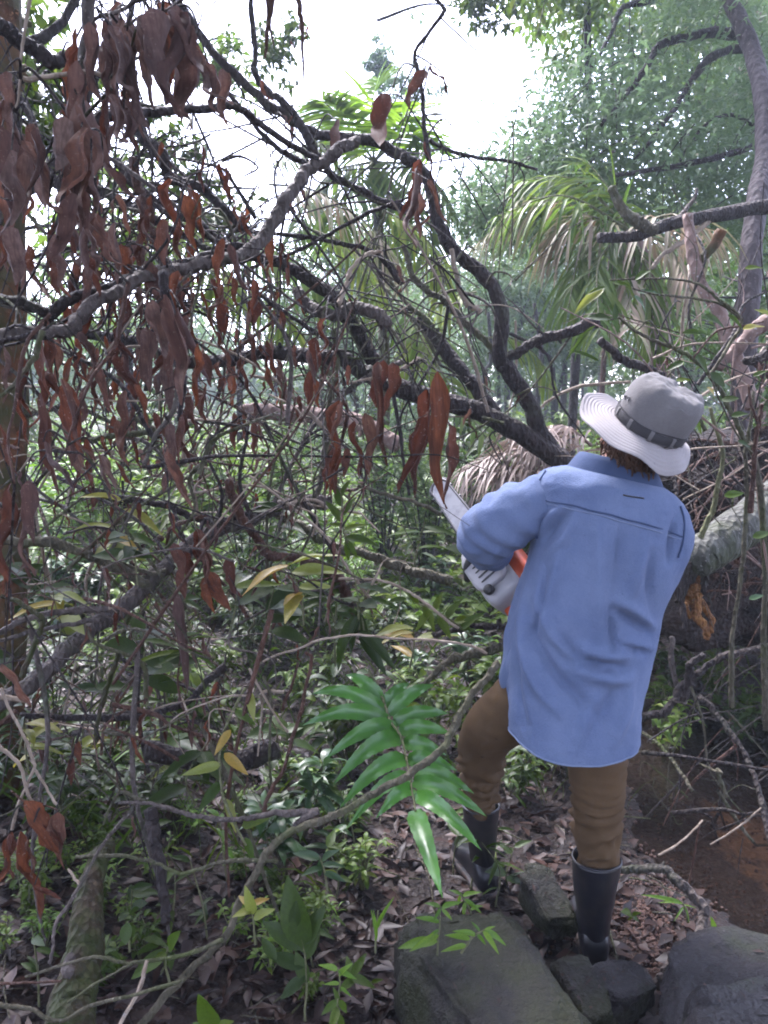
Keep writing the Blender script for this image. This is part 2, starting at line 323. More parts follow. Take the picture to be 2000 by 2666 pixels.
# ------------------------------------------------------------------ rocks
def rockmesh(name, seed, size, mat_, sub=4, rough=.16, flat=.0):
    bm = bmesh.new(); bmesh.ops.create_icosphere(bm, subdivisions=sub, radius=1)
    o = Vector((seed*3.7, seed*1.3, seed*.7))
    for v in bm.verts:
        p = v.co.normalized(); q = Vector([math.copysign(abs(c)**.62, c) for c in p]); k = 1+rough*1.7*mnoise.noise(p*1.1+o)+rough*.9*mnoise.noise(p*2.6+o)+rough*.35*(1-2*abs(mnoise.noise(p*5+o)))+rough*.22*mnoise.noise(p*11+o)+rough*.13*mnoise.noise(p*25+o)
        q = q*k; q.z = min(q.z, .78+.12*mnoise.noise(p*3+o)); v.co = (q.x*size[0], q.y*size[1], q.z*size[2])
    for f in bm.faces: f.smooth = True
    me = bpy.data.meshes.new(name); bm.to_mesh(me); bm.free(); me.materials.append(mat_); return me
def rock(name, label, x, y, d, size, rot, seed, mat_, cat='rock', sub=4, rough=.16, group=None, dz=0):
    p = at(x, y, d); p[2] += dz
    o = inst(name, rockmesh(name, seed, size, mat_, sub, rough), Matrix.Translation(Vector(p))@Euler(rot).to_matrix().to_4x4()); return tag(o, label, cat, group)
def leafpts(): pass
# ------------------------------------------------------------------ materials of the person and the saw
def cloth(name, a, b, scale=260, rough=.9, blotch=.35, spots=None, sheen=.04, bs_=.25):
    m, nd, ln, bs = mat(name); w1 = coord(nd, ln, scale, detail=2); n = coord(nd, ln, 6, detail=5); n3 = coord(nd, ln, 38, detail=3)
    rp = ramp(nd, [(.3, a), (.7, b)]); ln.new(n.outputs[0], rp.inputs[0]); c = mixc(nd, ln, blotch, rp.outputs[0], mixc(nd, ln, w1.outputs[0], a, b))
    if spots:
        sr = ramp(nd, [(.70, (0, 0, 0)), (.76, (1, 1, 1))]); ln.new(n3.outputs[0], sr.inputs[0]); c = mixc(nd, ln, sr.outputs[0], c, spots)
    ln.new(c, bs.inputs['Base Color']); bs.inputs['Roughness'].default_value = rough; bs.inputs['Specular IOR Level'].default_value = .15
    bs.inputs['Sheen Weight'].default_value = sheen
    ad = nd.new('ShaderNodeMath'); ad.operation = 'ADD'; ln.new(w1.outputs[0], ad.inputs[0]); ln.new(n3.outputs[0], ad.inputs[1]); bump(nd, ln, bs, ad.outputs[0], bs_, .003); return m
cloth('denim', (.058, .084, .165), (.130, .164, .255), spots=(.064, .088, .158), blotch=.5, bs_=.6)
cloth('denim_dark', (.030, .046, .095), (.048, .070, .135))
cloth('denim_edge', (.11, .14, .22), (.15, .185, .27))
cloth('canvas', (.042, .026, .013), (.084, .052, .026), spots=(.025, .016, .008), sheen=0.)
cloth('hat_cotton', (.20, .185, .185), (.29, .27, .27), scale=200, spots=(.17, .16, .165))
cloth('hat_crown', (.070, .067, .068), (.145, .138, .138), scale=200, spots=(.062, .06, .064))
cloth('hat_band', (.02, .02, .022), (.05, .048, .05), scale=200)
cloth('hair', (.03, .016, .010), (.08, .042, .024), scale=120, rough=.6, sheen=0, bs_=.6)
def plain(name, c, rough=.5, metal=0., wear=None, scale=25, bs_=.1):
    m, nd, ln, bs = mat(name); n = coord(nd, ln, scale, detail=6); rp = ramp(nd, [(.45, (0, 0, 0)), (.7, (1, 1, 1))]); ln.new(n.outputs[0], rp.inputs[0])
    ln.new(mixc(nd, ln, rp.outputs[0], c, wear or tuple(v*.7 for v in c)), bs.inputs['Base Color']); bs.inputs['Roughness'].default_value = rough; bs.inputs['Metallic'].default_value = metal
    bump(nd, ln, bs, n.outputs[0], bs_, .004); return m
plain('skin', (.42, .22, .15), .55, wear=(.34, .16, .11))
plain('rubber', (.006, .006, .009), .36, wear=(.022, .019, .018), scale=14)
plain('rubber_sole', (.02, .018, .018), .6, wear=(.09, .05, .03))
plain('saw_orange', (.36, .050, .010), .4, wear=(.32, .06, .02)); plain('saw_white', (.26, .255, .265), .45, wear=(.30, .28, .27))
plain('saw_black', (.015, .015, .016), .5); plain('steel', (.42, .42, .44), .35, .85, wear=(.25, .25, .27)); plain('chain', (.07, .07, .075), .45, .8)
plain('eye_white', (.7, .68, .65), .2)
# ------------------------------------------------------------------ the person
pw = at(1480, 2500, 2.4); PB = np.array((.47, 2.25, 0.))
person = thing('person', 'person seen from behind in blue shirt, tan trousers and rubber boots, holding a chainsaw', 'person', PB)
A = lambda x, y, d: at(x, y, d)
# hat frame
HC = A(1664, 1104, 2.07); tilt = R(30); roll = R(23); HS = 1.01
ax = (_r*math.sin(roll)*math.cos(tilt)+_u*math.cos(roll)*math.cos(tilt)-_f*math.sin(tilt))
HX = _r*math.cos(roll)-_u*math.sin(roll); HY = np.cross(ax, HX)   # HY points away from the camera: front of the head
def hw(V): V = np.asarray(V)*HS; return HC+V[..., 0:1]*HX+V[..., 1:2]*HY+V[..., 2:3]*ax
# --- body: one closed surface (capsules and ellipsoids fused by a voxel remesh)
sh_r, sh_l = A(1722, 1345, 2.13), A(1430, 1295, 2.13)
el_l, wr_l = A(1262, 1395, 2.17), A(1292, 1452, 2.42)
el_r, wr_r = A(1690, 1490, 2.30), A(1440, 1560, 2.47)
pel = A(1500, 1790, 2.20); hip_r, hip_l = A(1560, 1820, 2.22), A(1430, 1810, 2.22)
kn_r, an_r = A(1556, 2090, 2.24), np.array((.607, 2.14, .09)); kn_l, an_l = A(1262, 1945, 2.36), np.array((.325, 2.47, .10))
che = A(1585, 1370, 2.13); wai = A(1525, 1600, 2.16); nkb = A(1625, 1235, 2.12)
hd = hw(np.array((.018, .0, -.045))); nk = hw(np.array((0, -.03, -.12)))
bm_ = MB()
def caps(P, r, n=14): bm_.tube(cr(P, 5), np.interp(np.linspace(0, 1, len(cr(P, 5))), np.linspace(0, 1, len(r)), r), n)
def ell(c, X, Y, Z, n=20):
    th = np.linspace(0, math.pi, n); ph = np.arange(n*2)/(n*2)*2*math.pi
    V = np.array([[c+np.sin(t)*(np.cos(p)*X+np.sin(p)*Y)+np.cos(t)*Z for p in ph] for t in th[1:-1]]); bm_.loft(V, cap=True)
ell(che, _r*.155, _f*.095, np.array((0, 0, .19))); ell(wai, _r*.135, _f*.09, np.array((0, 0, .2))); ell(pel, _r*.145, _f*.10, np.array((0, 0, .14)))
caps([che+np.array((0, 0, .06)), nkb-np.array((0,0,.02)), nk, hd], [.06, .052, .052, .06])
caps([che, sh_l, (sh_l+el_l)/2, el_l], [.06, .055, .047, .040]); caps([el_l, (el_l+wr_l)/2, wr_l], [.040, .040, .028])
caps([che, sh_r, (sh_r+el_r)/2, el_r], [.06, .055, .047, .040]); caps([el_r, (el_r+wr_r)/2, wr_r], [.040, .040, .028])
caps([pel, hip_r, (hip_r+kn_r)/2, kn_r, (kn_r+an_r)/2, an_r], [.08, .07, .055, .042, .036, .030]); caps([pel, hip_l, (hip_l+kn_l)/2+np.array((-.02, .01, .02)), kn_l, (kn_l+an_l)/2, an_l], [.08, .07, .05, .038, .030, .028])
for an, yaw in ((an_r, .1), (an_l, -.25)):
    f_ = np.array((math.sin(yaw), math.cos(yaw), 0)); caps([an-f_*.03-np.array((0, 0, .045)), an+f_*.07-np.array((0, 0, .045)), an+f_*.15-np.array((0, 0, .06))], [.034, .036, .024])
ell(hd, HX*.076, HY*.094, ax*.112); h_ = lambda x, y, z: hd+HX*x+HY*y+ax*z
caps([h_(0, .085, .012), h_(0, .108, -.018), h_(0, .09, -.03)], [.008, .014, .010], 10)          # nose
ell(h_(0, .058, -.085), HX*.045, HY*.035, ax*.03, 10)                                              # chin
for s in (-1, 1): ell(h_(s*.079, .0, -.01), HX*.010, HY*.02, ax*.032, 10)                           # ears
caps([h_(-.035, .088, .03), h_(0, .096, .034), h_(.035, .088, .03)], [.008, .009, .008], 8)         # brow
caps([h_(-.022, .088, -.055), h_(0, .096, -.053), h_(.022, .088, -.055)], [.006, .008, .006], 8)    # lips
# saw frame first: the hands close on its handles
SC = A(1290, 1488, 2.50); ST = A(1126, 1256, 2.82); SX = ST-SC; SX /= np.linalg.norm(SX)
SZ = _u*.55+_r*.75-_f*.30; SZ = SZ-SX*(SZ@SX); SZ /= np.linalg.norm(SZ); SY = np.cross(SZ, SX)
def sw(x, y, z): return SC+SX*x+SY*y+SZ*z
def hand(wrist, grip, axis, side, rad=.017):
    """palm plus four fingers and a thumb closed round a bar of the given axis at grip"""
    axis = axis/np.linalg.norm(axis); v = grip-wrist; v = v-axis*(v@axis); v /= np.linalg.norm(v); o = np.cross(axis, v)*side
    pc = grip-v*.030+o*.012; caps([wrist, pc-v*.02, pc+v*.012], [.026, .030, .022])
    for k, (off, ln_) in enumerate(((-.034, .92), (-.012, 1.0), (.011, .95), (.032, .8))):
        b = grip+axis*off; q = rad+.010
        caps([b-v*.022+o*.014, b+v*.002+o*q*1.05, b+v*q*1.1*ln_+o*.006, b+v*q*.8*ln_-o*q*.8, b-v*.004*ln_-o*q*1.1], [.0105, .0098, .0092, .0085, .0075], 8)
    caps([wrist+v*.012+axis*-.022, grip-v*.026-axis*.05, grip-v*.018-axis*.048-o*q, grip-v*.002-axis*.04-o*q*1.15], [.014, .012, .011, .009], 8)
gl_ = sw(.03, .095, .085); gr_ = sw(-.275, .0, .045)
hand(wr_l, gl_, SX*.2+SZ, 1); hand(wr_r, gr_, SX, -1)
body = obj('body', bm_, MAT['skin'], person)
rm = body.modifiers.new('fuse', 'REMESH'); rm.mode = 'VOXEL'; rm.voxel_size = .0055; rm.use_smooth_shade = True
sm = body.modifiers.new('smooth', 'SMOOTH'); sm.factor = .5; sm.iterations = 4
dg = bpy.context.evaluated_depsgraph_get(); me2 = bpy.data.meshes.new_from_object(body.evaluated_get(dg)); body.modifiers.clear(); body.data = me2; me2.materials.clear(); me2.materials.append(MAT['skin'])
for s in (-1, 1):
    e = MB(); th = np.linspace(.05, math.pi-.05, 8); ph = np.arange(12)/12*2*math.pi; c_ = h_(s*.031, .083, .008)
    e.loft(np.array([[c_+.012*(np.sin(t)*(np.cos(p)*HX+np.sin(p)*HY)+np.cos(t)*ax) for p in ph] for t in th]), cap=True); obj('eye', e, MAT['eye_white'], person)
# hair: cap of hair with a nape and sideburns, strands
hb = MB()
ths = np.linspace(R(84), R(128), 12); phs = np.linspace(R(-205), R(25), 44); rr = []
for t in ths:
    row = []
    for p in phs:
        k = .97+.03*math.sin(p*23+t*5)+.02*math.sin(p*51); row.append(hd+k*(math.sin(t)*(math.cos(p)*HX*.082+math.sin(p)*HY*.102)+math.cos(t)*ax*.116))
    rr.append(row)
hb.loft(rr, closed=False)
for k in range(170):
    p = R(rnd.uniform(-205, 25)); t = R(rnd.uniform(95, 126)); b = hd+.98*(math.sin(t)*(math.cos(p)*HX*.082+math.sin(p)*HY*.102)+math.cos(t)*ax*.116)
    e_ = b+np.array((rnd.uniform(-.012, .012), rnd.uniform(-.012, .006), -rnd.uniform(.01, .03))); hb.tube(cr([b, (b+e_)/2+np.array((rnd.uniform(-.006, .006), rnd.uniform(-.006, .006), 0)), e_], 3), [.0032]*4+[.0022]*2+[.0008], 4)
obj('hair', hb, MAT['hair'], person)
# --- shirt
NA = 180
rings_px = [(1548, 1212, 1700, 1256, .066, 2.115), (1505, 1212, 1716, 1264, .080, 2.113), (1462, 1214, 1735, 1276, .096, 2.112), (1424, 1222, 1758, 1296, .108, 2.112), (1402, 1238, 1774, 1318, .116, 2.112), (1392, 1265, 1786, 1345, .122, 2.113), (1388, 1320, 1794, 1390, .13, 2.116), (1388, 1400, 1781, 1440, .135, 2.122),
            (1372, 1470, 1756, 1500, .135, 2.13), (1346, 1555, 1724, 1570, .135, 2.142), (1326, 1630, 1704, 1640, .138, 2.155), (1322, 1710, 1687, 1715, .143, 2.165), (1324, 1790, 1668, 1790, .148, 2.172), (1326, 1850, 1657, 1850, .15, 2.176), (1328, 1893, 1652, 1898, .15, 2.178)]
K = np.array(rings_px, float); tt = np.linspace(0, len(K)-1, 120); Kc = cr(K, 9); Kc = np.stack([np.interp(np.linspace(0, 1, 120), np.linspace(0, 1, len(Kc)), Kc[:, i]) for i in range(6)], 1)
ang = np.arange(NA)/NA*2*math.pi; c_, s_ = np.cos(ang), np.sin(ang)
e_ = .80; cs = np.sign(c_)*abs(c_)**e_; ss = np.sign(s_)*abs(s_)**e_
rows = []
for i, (xl, yl, xr, yr, b, d) in enumerate(Kc):
    Lp, Rp = A(xl, yl, d), A(xr, yr, d); c0 = (Lp+Rp)/2; h = (Rp-Lp)/2
    back = np.array((0, -1., 0)); row = c0+cs[:, None]*h+ss[:, None]*back*b
    t = i/119
    # the hem: longer behind, cut up at the sides
    row[:, 2] -= sst(.72, 1, t)*np.clip(ss, -.2, 1)*.036*np.sqrt(np.clip(1-(cs*.92)**2, 0, 1))
    rows.append(row)
T = np.array(rows)
def normals(T):
    du = np.roll(T, -1, 1)-np.roll(T, 1, 1); dv = np.gradient(T, axis=0); n = np.cross(dv, du); n /= np.linalg.norm(n, axis=2)[..., None]+1e-9
    c = T.mean(1, keepdims=True); f = np.sign((n*(T-c)).sum(2, keepdims=True)); f[f == 0] = 1; return n*f
def folds(T, N, F, mask):
    X, Y, _ = proj(T.reshape(-1, 3)); X = X.reshape(T.shape[:2]); Y = Y.reshape(T.shape[:2]); D = np.zeros(X.shape)
    for pts, wd, hgt in F:
        q = cr(np.array(pts, float), 5); best = np.full(X.shape, 1e9); par = np.zeros(X.shape)
        for k in range(len(q)-1):
            a, b = q[k], q[k+1]; v = b-a; L2 = v@v+1e-9; t = np.clip(((X-a[0])*v[0]+(Y-a[1])*v[1])/L2, 0, 1); ds = np.hypot(X-a[0]-t*v[0], Y-a[1]-t*v[1]); m_ = ds < best; best[m_] = ds[m_]; par[m_] = (k+t[m_])/(len(q)-1)
        D += 3.0*hgt*np.exp(-(best/wd)**2)*np.sin(math.pi*np.clip(par, .04, .96))**.6
    return T+N*(D*mask)[..., None]
FO = [([(1515, 1714), (1570, 1735), (1632, 1747)], 9, -.016), ([(1490, 1740), (1570, 1764), (1640, 1768)], 15, .011), ([(1510, 1690), (1580, 1705), (1650, 1705)], 14, .008),
      ([(1690, 1652), (1640, 1610), (1600, 1590)], 9, -.011), ([(1700, 1630), (1650, 1590), (1610, 1565)], 10, .009), ([(1695, 1690), (1650, 1672), (1600, 1660)], 9, .008), ([(1688, 1700), (1640, 1690)], 7, -.006),
      ([(1395, 1560), (1430, 1640), (1480, 1700), (1520, 1730)], 12, .009), ([(1375, 1600), (1400, 1680), (1450, 1760), (1520, 1830), (1570, 1880)], 13, -.009), ([(1350, 1600), (1365, 1700), (1400, 1790), (1460, 1860)], 12, .008),
      ([(1440, 1640), (1490, 1690), (1520, 1760)], 8, -.006), ([(1560, 1390), (1556, 1480), (1566, 1620), (1585, 1700)], 16, .008), ([(1615, 1370), (1612, 1450), (1600, 1540)], 12, -.007), ([(1590, 1560), (1590, 1640), (1600, 1690)], 9, -.008),
      ([(1680, 1400), (1660, 1500), (1640, 1570)], 13, .006), ([(1700, 1440), (1690, 1520), (1700, 1600)], 9, -.006), ([(1405, 1420), (1440, 1370), (1480, 1330)], 9, -.008), ([(1400, 1400), (1430, 1350), (1460, 1320)], 9, .006), ([(1420, 1450), (1470, 1400), (1500, 1345)], 12, .006), ([(1460, 1420), (1440, 1520), (1400, 1600)], 15, .005),
      ([(1350, 1700), (1345, 1800), (1370, 1890)], 10, -.006), ([(1640, 1770), (1630, 1850), (1600, 1940)], 14, .006), ([(1560, 1800), (1520, 1880), (1500, 1950)], 16, .006), ([(1600, 1790), (1570, 1870)], 12, -.005),
      ([(1760, 1350), (1750, 1400), (1740, 1470)], 8, -.007), ([(1420, 1500), (1410, 1580), (1380, 1660)], 8, -.006), ([(1480, 1280), (1560, 1270), (1640, 1290)], 22, .003)]
N_ = normals(T); nz = np.array([[mnoise.noise(Vector(v)*9)*.6+mnoise.noise(Vector((v[0]*24, v[1]*24, v[2]*10)))*.5+.35*(.4-abs(mnoise.noise(Vector((v[0]*30+v[2]*14, v[1]*30, v[2]*30-v[0]*12)))))+.15*mnoise.noise(Vector(v)*60) for v in row] for row in T])
T = T+N_*(nz*.0085*sst(6, 40, np.arange(120))[:, None])[..., None]
T = folds(T, N_, FO, np.clip(ss*1.5, 0, 1)[None]*np.ones((120, 1)))
mbs = MB(); inner = T-normals(T)*.003; mbs.loft(T); mbs.loft(inner[:, ::-1])
bot = np.stack([T[-1], inner[-1]]); mbs.loft(bot)
shirt = obj('shirt', mbs, MAT['denim'], person)
# sleeves
def sleeve(P, r, flat, seed, lim=None):
    Q = cr(P, 10); m_ = len(Q); r = np.interp(np.linspace(0, 1, m_), np.linspace(0, 1, len(r)), r); n = 56
    Tn = np.gradient(Q, axis=0); Tn /= np.linalg.norm(Tn, axis=1)[:, None]; up = np.array((0, -.35, 1.)); out = []
    for i in range(m_):
        U = up-Tn[i]*(up@Tn[i]); U /= np.linalg.norm(U); W_ = np.cross(Tn[i], U); row = []
        for k in range(n):
            a = k/n*2*math.pi; p = Q[i]+r[i]*(math.cos(a)*U*flat+math.sin(a)*W_); v = Vector((p[0]*15+seed, p[1]*15, p[2]*15))
            g = mnoise.noise(v)*.010+mnoise.noise(v*2.3)*.006+.004*math.sin(i*1.1+2*math.sin(a*2)); row.append(Q[i]+(p-Q[i])*(1+g/r[i]*min(1, i/6)))
        out.append(row)
    return np.array(out)
sl_ = sleeve([sh_l+np.array((.035, 0, .01)), A(1372, 1322, 2.115), A(1300, 1366, 2.14), A(1266, 1392, 2.19), A(1270, 1415, 2.29), (A(1270, 1415, 2.29)+wr_l)/2, wr_l], [.064, .080, .080, .078, .070, .056, .040], 1.0, 3)
sr_ = sleeve([sh_r+np.array((-.03, 0, .0)), A(1733, 1385, 2.14), A(1716, 1450, 2.22), A(1690, 1490, 2.30), A(1600, 1530, 2.37), wr_r], [.058, .058, .056, .055, .05, .04], 1.0, 9)
for q, nm in ((sl_, 'left'), (sr_, 'right')):
    b = MB(); b.loft(q); b.loft((q+(q.mean(1, keepdims=True)-q)*.05)[:, ::-1]); o = obj('sleeve', b, MAT['denim'], shirt)
    k = MB(); e0 = q[-4:]; cc = e0.mean(1, keepdims=True); k.loft(cc+(e0-cc)*1.07); obj('cuff', k, MAT['denim_dark'], shirt)
# seams, collar, hanger loop, hem
def on_back(x, y, lift=.004):
    X, Y, D = proj(T.reshape(-1, 3)); m_ = np.hypot(X-x, Y-y)+(D-2.0)*60; i = int(np.argmin(m_)); return T.reshape(-1, 3)[i]+normals(T).reshape(-1, 3)[i]*lift
def sm3(P):
    for _ in range(12): P[1:-1] = (P[:-2]+P[1:-1]*2+P[2:])/4
    return P
def seam(name, pts, r, mat_, lift=.0025, par=shirt):
    q = cr(np.array(pts, float), 8); P = np.array([on_back(x, y, lift) for x, y in q]); P = sm3(P)
    b = MB(); b.tube(P, r, 6); return obj(name, b, mat_, par)
seam('yoke_seam', [(1393, 1296), (1440, 1306), (1500, 1318), (1560, 1332), (1620, 1350), (1680, 1366), (1740, 1384), (1775, 1398)], .0024, MAT['denim_dark'])
seam('yoke_seam', [(1393, 1305), (1440, 1315), (1500, 1327), (1560, 1341), (1620, 1359), (1680, 1375), (1740, 1393), (1772, 1406)], .0018, MAT['denim_edge'])
seam('armhole_seam', [(1422, 1228), (1402, 1260), (1394, 1300), (1396, 1350), (1400, 1400)], .0030, MAT['denim_dark'])
seam('armhole_seam', [(1770, 1318), (1782, 1360), (1776, 1410), (1765, 1450)], .0026, MAT['denim_dark'])
seam('hanger_loop', [(1617, 1288), (1645, 1294), (1674, 1297)], .0022, MAT['rubber'], .002)
hemP = T[-1]; b = MB(); b.tube(np.vstack([hemP, hemP[:1]])-np.array((0, 0, .001)), .0028, 6, cap=False); obj('hem', b, MAT['denim_edge'], shirt)
# collar stand and fall
cb = MB(); Rg = []; n = 64; ca = np.arange(n)/n*2*math.pi; top = A(1626, 1196, 2.115); base = T[15]
bi = [int(round(a/(2*math.pi)*NA)) % NA for a in ca]
lo = base[bi]; c0 = lo.mean(0)
up_ = np.array((.12, .1, 1.)); up_ /= np.linalg.norm(up_)
def cring(sc, h): return c0+(lo-c0)*np.array((sc, sc*1.0, sc))+up_*h
for sc, h in ((.94, .000), (.88, .016), (.80, .034), (.73, .046), (.67, .048), (.62, .040), (.58, .0)): Rg.append(cring(sc, h))
cb.loft(Rg); obj('collar', cb, MAT['denim_dark'], shirt)
b = MB(); b.tube(np.vstack([cring(.94, .001), cring(.94, .001)[:1]]), .0022, 6, cap=False); obj('collar_edge', b, MAT['denim'], shirt)
# front tail hanging at the left side, apart from the back tail
fr_ = []
for y in np.linspace(1600, 1812, 26):
    t = (y-1600)/212; row = []
    for k in range(14):
        u = k/13; x = (1338-40*math.sin(t*1.7)**.8+30*t**6)+u*(34+10*t)-(6*math.sin(t*9+u*4)); row.append(A(x, y+(3*math.sin(u*7)), 2.10+.05*t+.16*(1-u)**1.2*.4+.006*math.sin(u*9+t*5)))
    fr_.append(row)
b = MB(); fr_ = np.array(fr_); b.loft(fr_, closed=False); o = obj('front_tail', b, MAT['denim'], shirt); sd_ = o.modifiers.new('thick', 'SOLIDIFY'); sd_.thickness = .003
# --- trousers
def leg(P, r, seed, bunch):
    Q = cr(P, 16); m_ = len(Q); rr = np.interp(np.linspace(0, 1, m_), np.linspace(0, 1, len(r)), r); n = 48; out = []
    Tn = np.gradient(Q, axis=0); Tn /= np.linalg.norm(Tn, axis=1)[:, None]
    for i in range(m_):
        U = np.array((0, -1., 0)); U = U-Tn[i]*(U@Tn[i]); U /= np.linalg.norm(U); W_ = np.cross(Tn[i], U); row = []; t = i/(m_-1)
        for k in range(n):
            a = k/n*2*math.pi; p = Q[i]+rr[i]*(math.cos(a)*U*1.02+math.sin(a)*W_); v = Vector((p[0]*11+seed, p[1]*11, p[2]*30))
            am = bunch(t); ph = p[2]*80+6*mnoise.noise(Vector((p[0]*6+seed, p[1]*6, p[2]*6)))+1.1*math.sin(a+seed); am2 = .1+1.3*abs(mnoise.noise(Vector((math.cos(a)*1.3+seed, math.sin(a)*1.3, p[2]*9)))*1.8); g = am*am2*(.017*(.55-abs(math.sin(ph)))+.004*math.sin(ph*2.7+a*2))*(1-.75*float(sst(.72,.86,t)))+.006*am*mnoise.noise(Vector((p[0]*18, p[1]*18, p[2]*22+seed)))+mnoise.noise(Vector((p[0]*9, p[1]*9, p[2]*6+seed)))*.008
            row.append(Q[i]+(p-Q[i])*(1+g/rr[i]))
        out.append(row)
    return np.array(out)
bt_r = A(1555, 2250, 2.265); bt_l = A(1252, 2105, 2.50)
lr = leg([A(1540, 1760, 2.2), A(1550, 1900, 2.215), A(1553, 2000, 2.225), A(1558, 2100, 2.24), A(1556, 2190, 2.255), bt_r, an_r+np.array((0, 0, .1))], [.098, .086, .078, .071, .064, .050, .036], 1, lambda t: .15+1.0*float(sst(.33, .55, t)))
ll = leg([A(1440, 1760, 2.2), A(1352, 1836, 2.25), A(1283, 1890, 2.32), A(1252, 1965, 2.39), A(1248, 2040, 2.45), bt_l, an_l+np.array((0, 0, .1))], [.096, .090, .082, .070, .058, .044, .034], 5, lambda t: .12+.9*float(sst(.42, .6, t)))
b = MB(); b.loft(lr, cap=True); b.loft(ll, cap=True)
P = A(1490, 1740, 2.2); b.loft(np.array([[P+np.array((.17*math.cos(a)*k, .125*math.sin(a)*k, z)) for a in np.arange(40)/40*2*math.pi] for z, k in ((.12, .8), (.06, .93), (-.02, 1), (-.10, .95), (-.16, .7))]), cap=True)
obj('trousers', b, MAT['canvas'], person)
# --- rubber boots
def boot(an, top, rt, yaw, label):
    f_ = np.array((math.sin(yaw), math.cos(yaw), 0)); s_ = np.array((f_[1], -f_[0], 0)); n = 36; ca = np.arange(n)/n*2*math.pi; b = MB(); rings = []
    base = an-np.array((0, 0, an[2])); axis = top-(base+np.array((0, 0, .1)))
    prof = [(1.0, rt*.93, rt*.93), (1.02, rt, rt), (.97, rt*1.01, rt*1.01), (.8, rt*.99, rt), (.6, rt*.92, rt*.95), (.4, rt*.84, rt*.9), (.2, rt*.76, rt*.86), (.05, rt*.72, rt*.88), (-.1, rt*.70, rt*1.0)]
    for t, rx, ry in prof:
        c = base+np.array((0, 0, .1))+axis*t; g = [1+.02*math.sin(3*a+t*9)+.035*mnoise.noise(Vector((math.cos(a)*2, math.sin(a)*2, t*7))) for a in ca]
        rings.append([c+f_*(ry*.0)+s_*rx*math.cos(a)*g[k]+f_*ry*math.sin(a)*g[k] for k, a in enumerate(ca)])
    # foot
    b.loft(rings); bo = obj('boot', b, MAT['rubber'], person)
    fb = MB(); fr = []
    for y, wd, ht in ((-.072, .018, .05), (-.066, .030, .075), (-.05, .038, .095), (-.02, .041, .115), (.03, .041, .115), (.08, .043, .092), (.13, .048, .072), (.175, .046, .062), (.205, .034, .05), (.22, .014, .035)):
        fr.append([base+f_*y+s_*wd*np.sign(math.cos(a))*abs(math.cos(a))**.7+np.array((0, 0, .014+(ht-.014)*(.5+.5*np.sign(math.sin(a))*abs(math.sin(a))**.7))) for a in np.arange(24)/24*2*math.pi])
    fb.loft(fr, cap=True); obj('boot_foot', fb, MAT['rubber'], bo)
    so_ = MB(); ol = [(-.078, .020), (-.06, .036), (-.02, .042), (.05, .040), (.12, .051), (.18, .048), (.215, .030), (.228, .008)]
    out = [base+f_*y+s_*w_ for y, w_ in ol]+[base+f_*y-s_*w_ for y, w_ in ol[::-1]]; out = np.array(out)
    so_.loft(np.array([out+np.array((0, 0, z)) for z in (-.006, .002, .018)]), cap=True); obj('sole', so_, MAT['rubber_sole'], bo)
    rg = MB(); q = np.array(rings[1]); rg.tube(np.vstack([q, q[:1]]), .004, 6, cap=False); obj('boot_rim', rg, MAT['rubber'], bo)
boot(an_r, A(1553, 2236, 2.262), .066, .1, 'right'); boot(an_l, A(1252, 2098, 2.50), .056, -.25, 'left')
# --- hat
def brim_z(a, r):
    t = max(0, (r-.088)/.08); s = math.sin(a); c = math.cos(a)
    return t*(-.018+.016*max(0, -c)**2*t-.030*max(0, -s)**1.5*t+.016*math.sin(3*a+.6)*t+.006*math.sin(7*a)*t-.020*max(0, c)**1.5*t)
n = 110; ca = np.arange(n)/n*2*math.pi; rs = np.linspace(.066, .156, 52); rows = []
for side in (0, 1):
    q = []
    for r in rs: q.append([(r*math.cos(a)*1.0, r*math.sin(a)*1.04, brim_z(a, r)+(0.0008*math.sin((r-.086)/.08*2*math.pi*9+.5*math.sin(a*2)) if side == 0 else -.0035)) for a in ca])
    rows.append(np.array(q))
b = MB(); b.loft(hw(rows[0])); b.loft(hw(rows[1])[:, ::-1]); b.loft(hw(np.stack([rows[0][-1], rows[1][-1]])))
hat = thing('hat', None, None, (0, 0, 0)); hat.parent = person; hat.location = Vector(HC-PB)
for k_ in ('label', 'category'):
    if k_ in hat: del hat[k_]
tag(hat, 'pale grey cotton sun hat with stitched brim')
obj('brim', b, MAT['hat_cotton'], hat)
prof = [(.0885, -.004), (.092, .02), (.094, .045), (.094, .07), (.091, .092), (.084, .108), (.072, .119), (.052, .126), (.03, .129), (.006, .130)]
prof = cr(np.array([(p[0], p[1], 0) for p in prof]), 4)
rows = [[(r*math.cos(a)*(1+.012*math.sin(2*a+z*30)), r*math.sin(a)*1.04*(1+.02*mnoise.noise(Vector((math.cos(a)*1.8, math.sin(a)*1.8, z*22)))), z-.010*math.exp(-((r*math.cos(a)-.015)/.03)**2)*(r/.09)**0*(z > .1)+.006*mnoise.noise(Vector((math.cos(a)*3*r*12, math.sin(a)*3*r*12, z*15)))*(z > .02)) for a in ca] for r, z, _ in prof]
rows = [[(x+.026+.05*z*z/.13, y, z+.010*mnoise.noise(Vector((x*22, y*22, z*22)))+.004*mnoise.noise(Vector((x*55, y*55, z*55)))) for x, y, z in row] for row in rows]
b = MB(); b.loft(hw(np.array(rows)), cap=True); obj('crown', b, MAT['hat_crown'], hat)
b = MB(); rows = [[(r*math.cos(a)+.026, r*math.sin(a)*1.04, z) for a in ca] for r, z in ((.0905, .001), (.0950, .004), (.0965, .022), (.0935, .026))]; b.loft(hw(np.array(rows))); obj('band', b, MAT['hat_band'], hat)
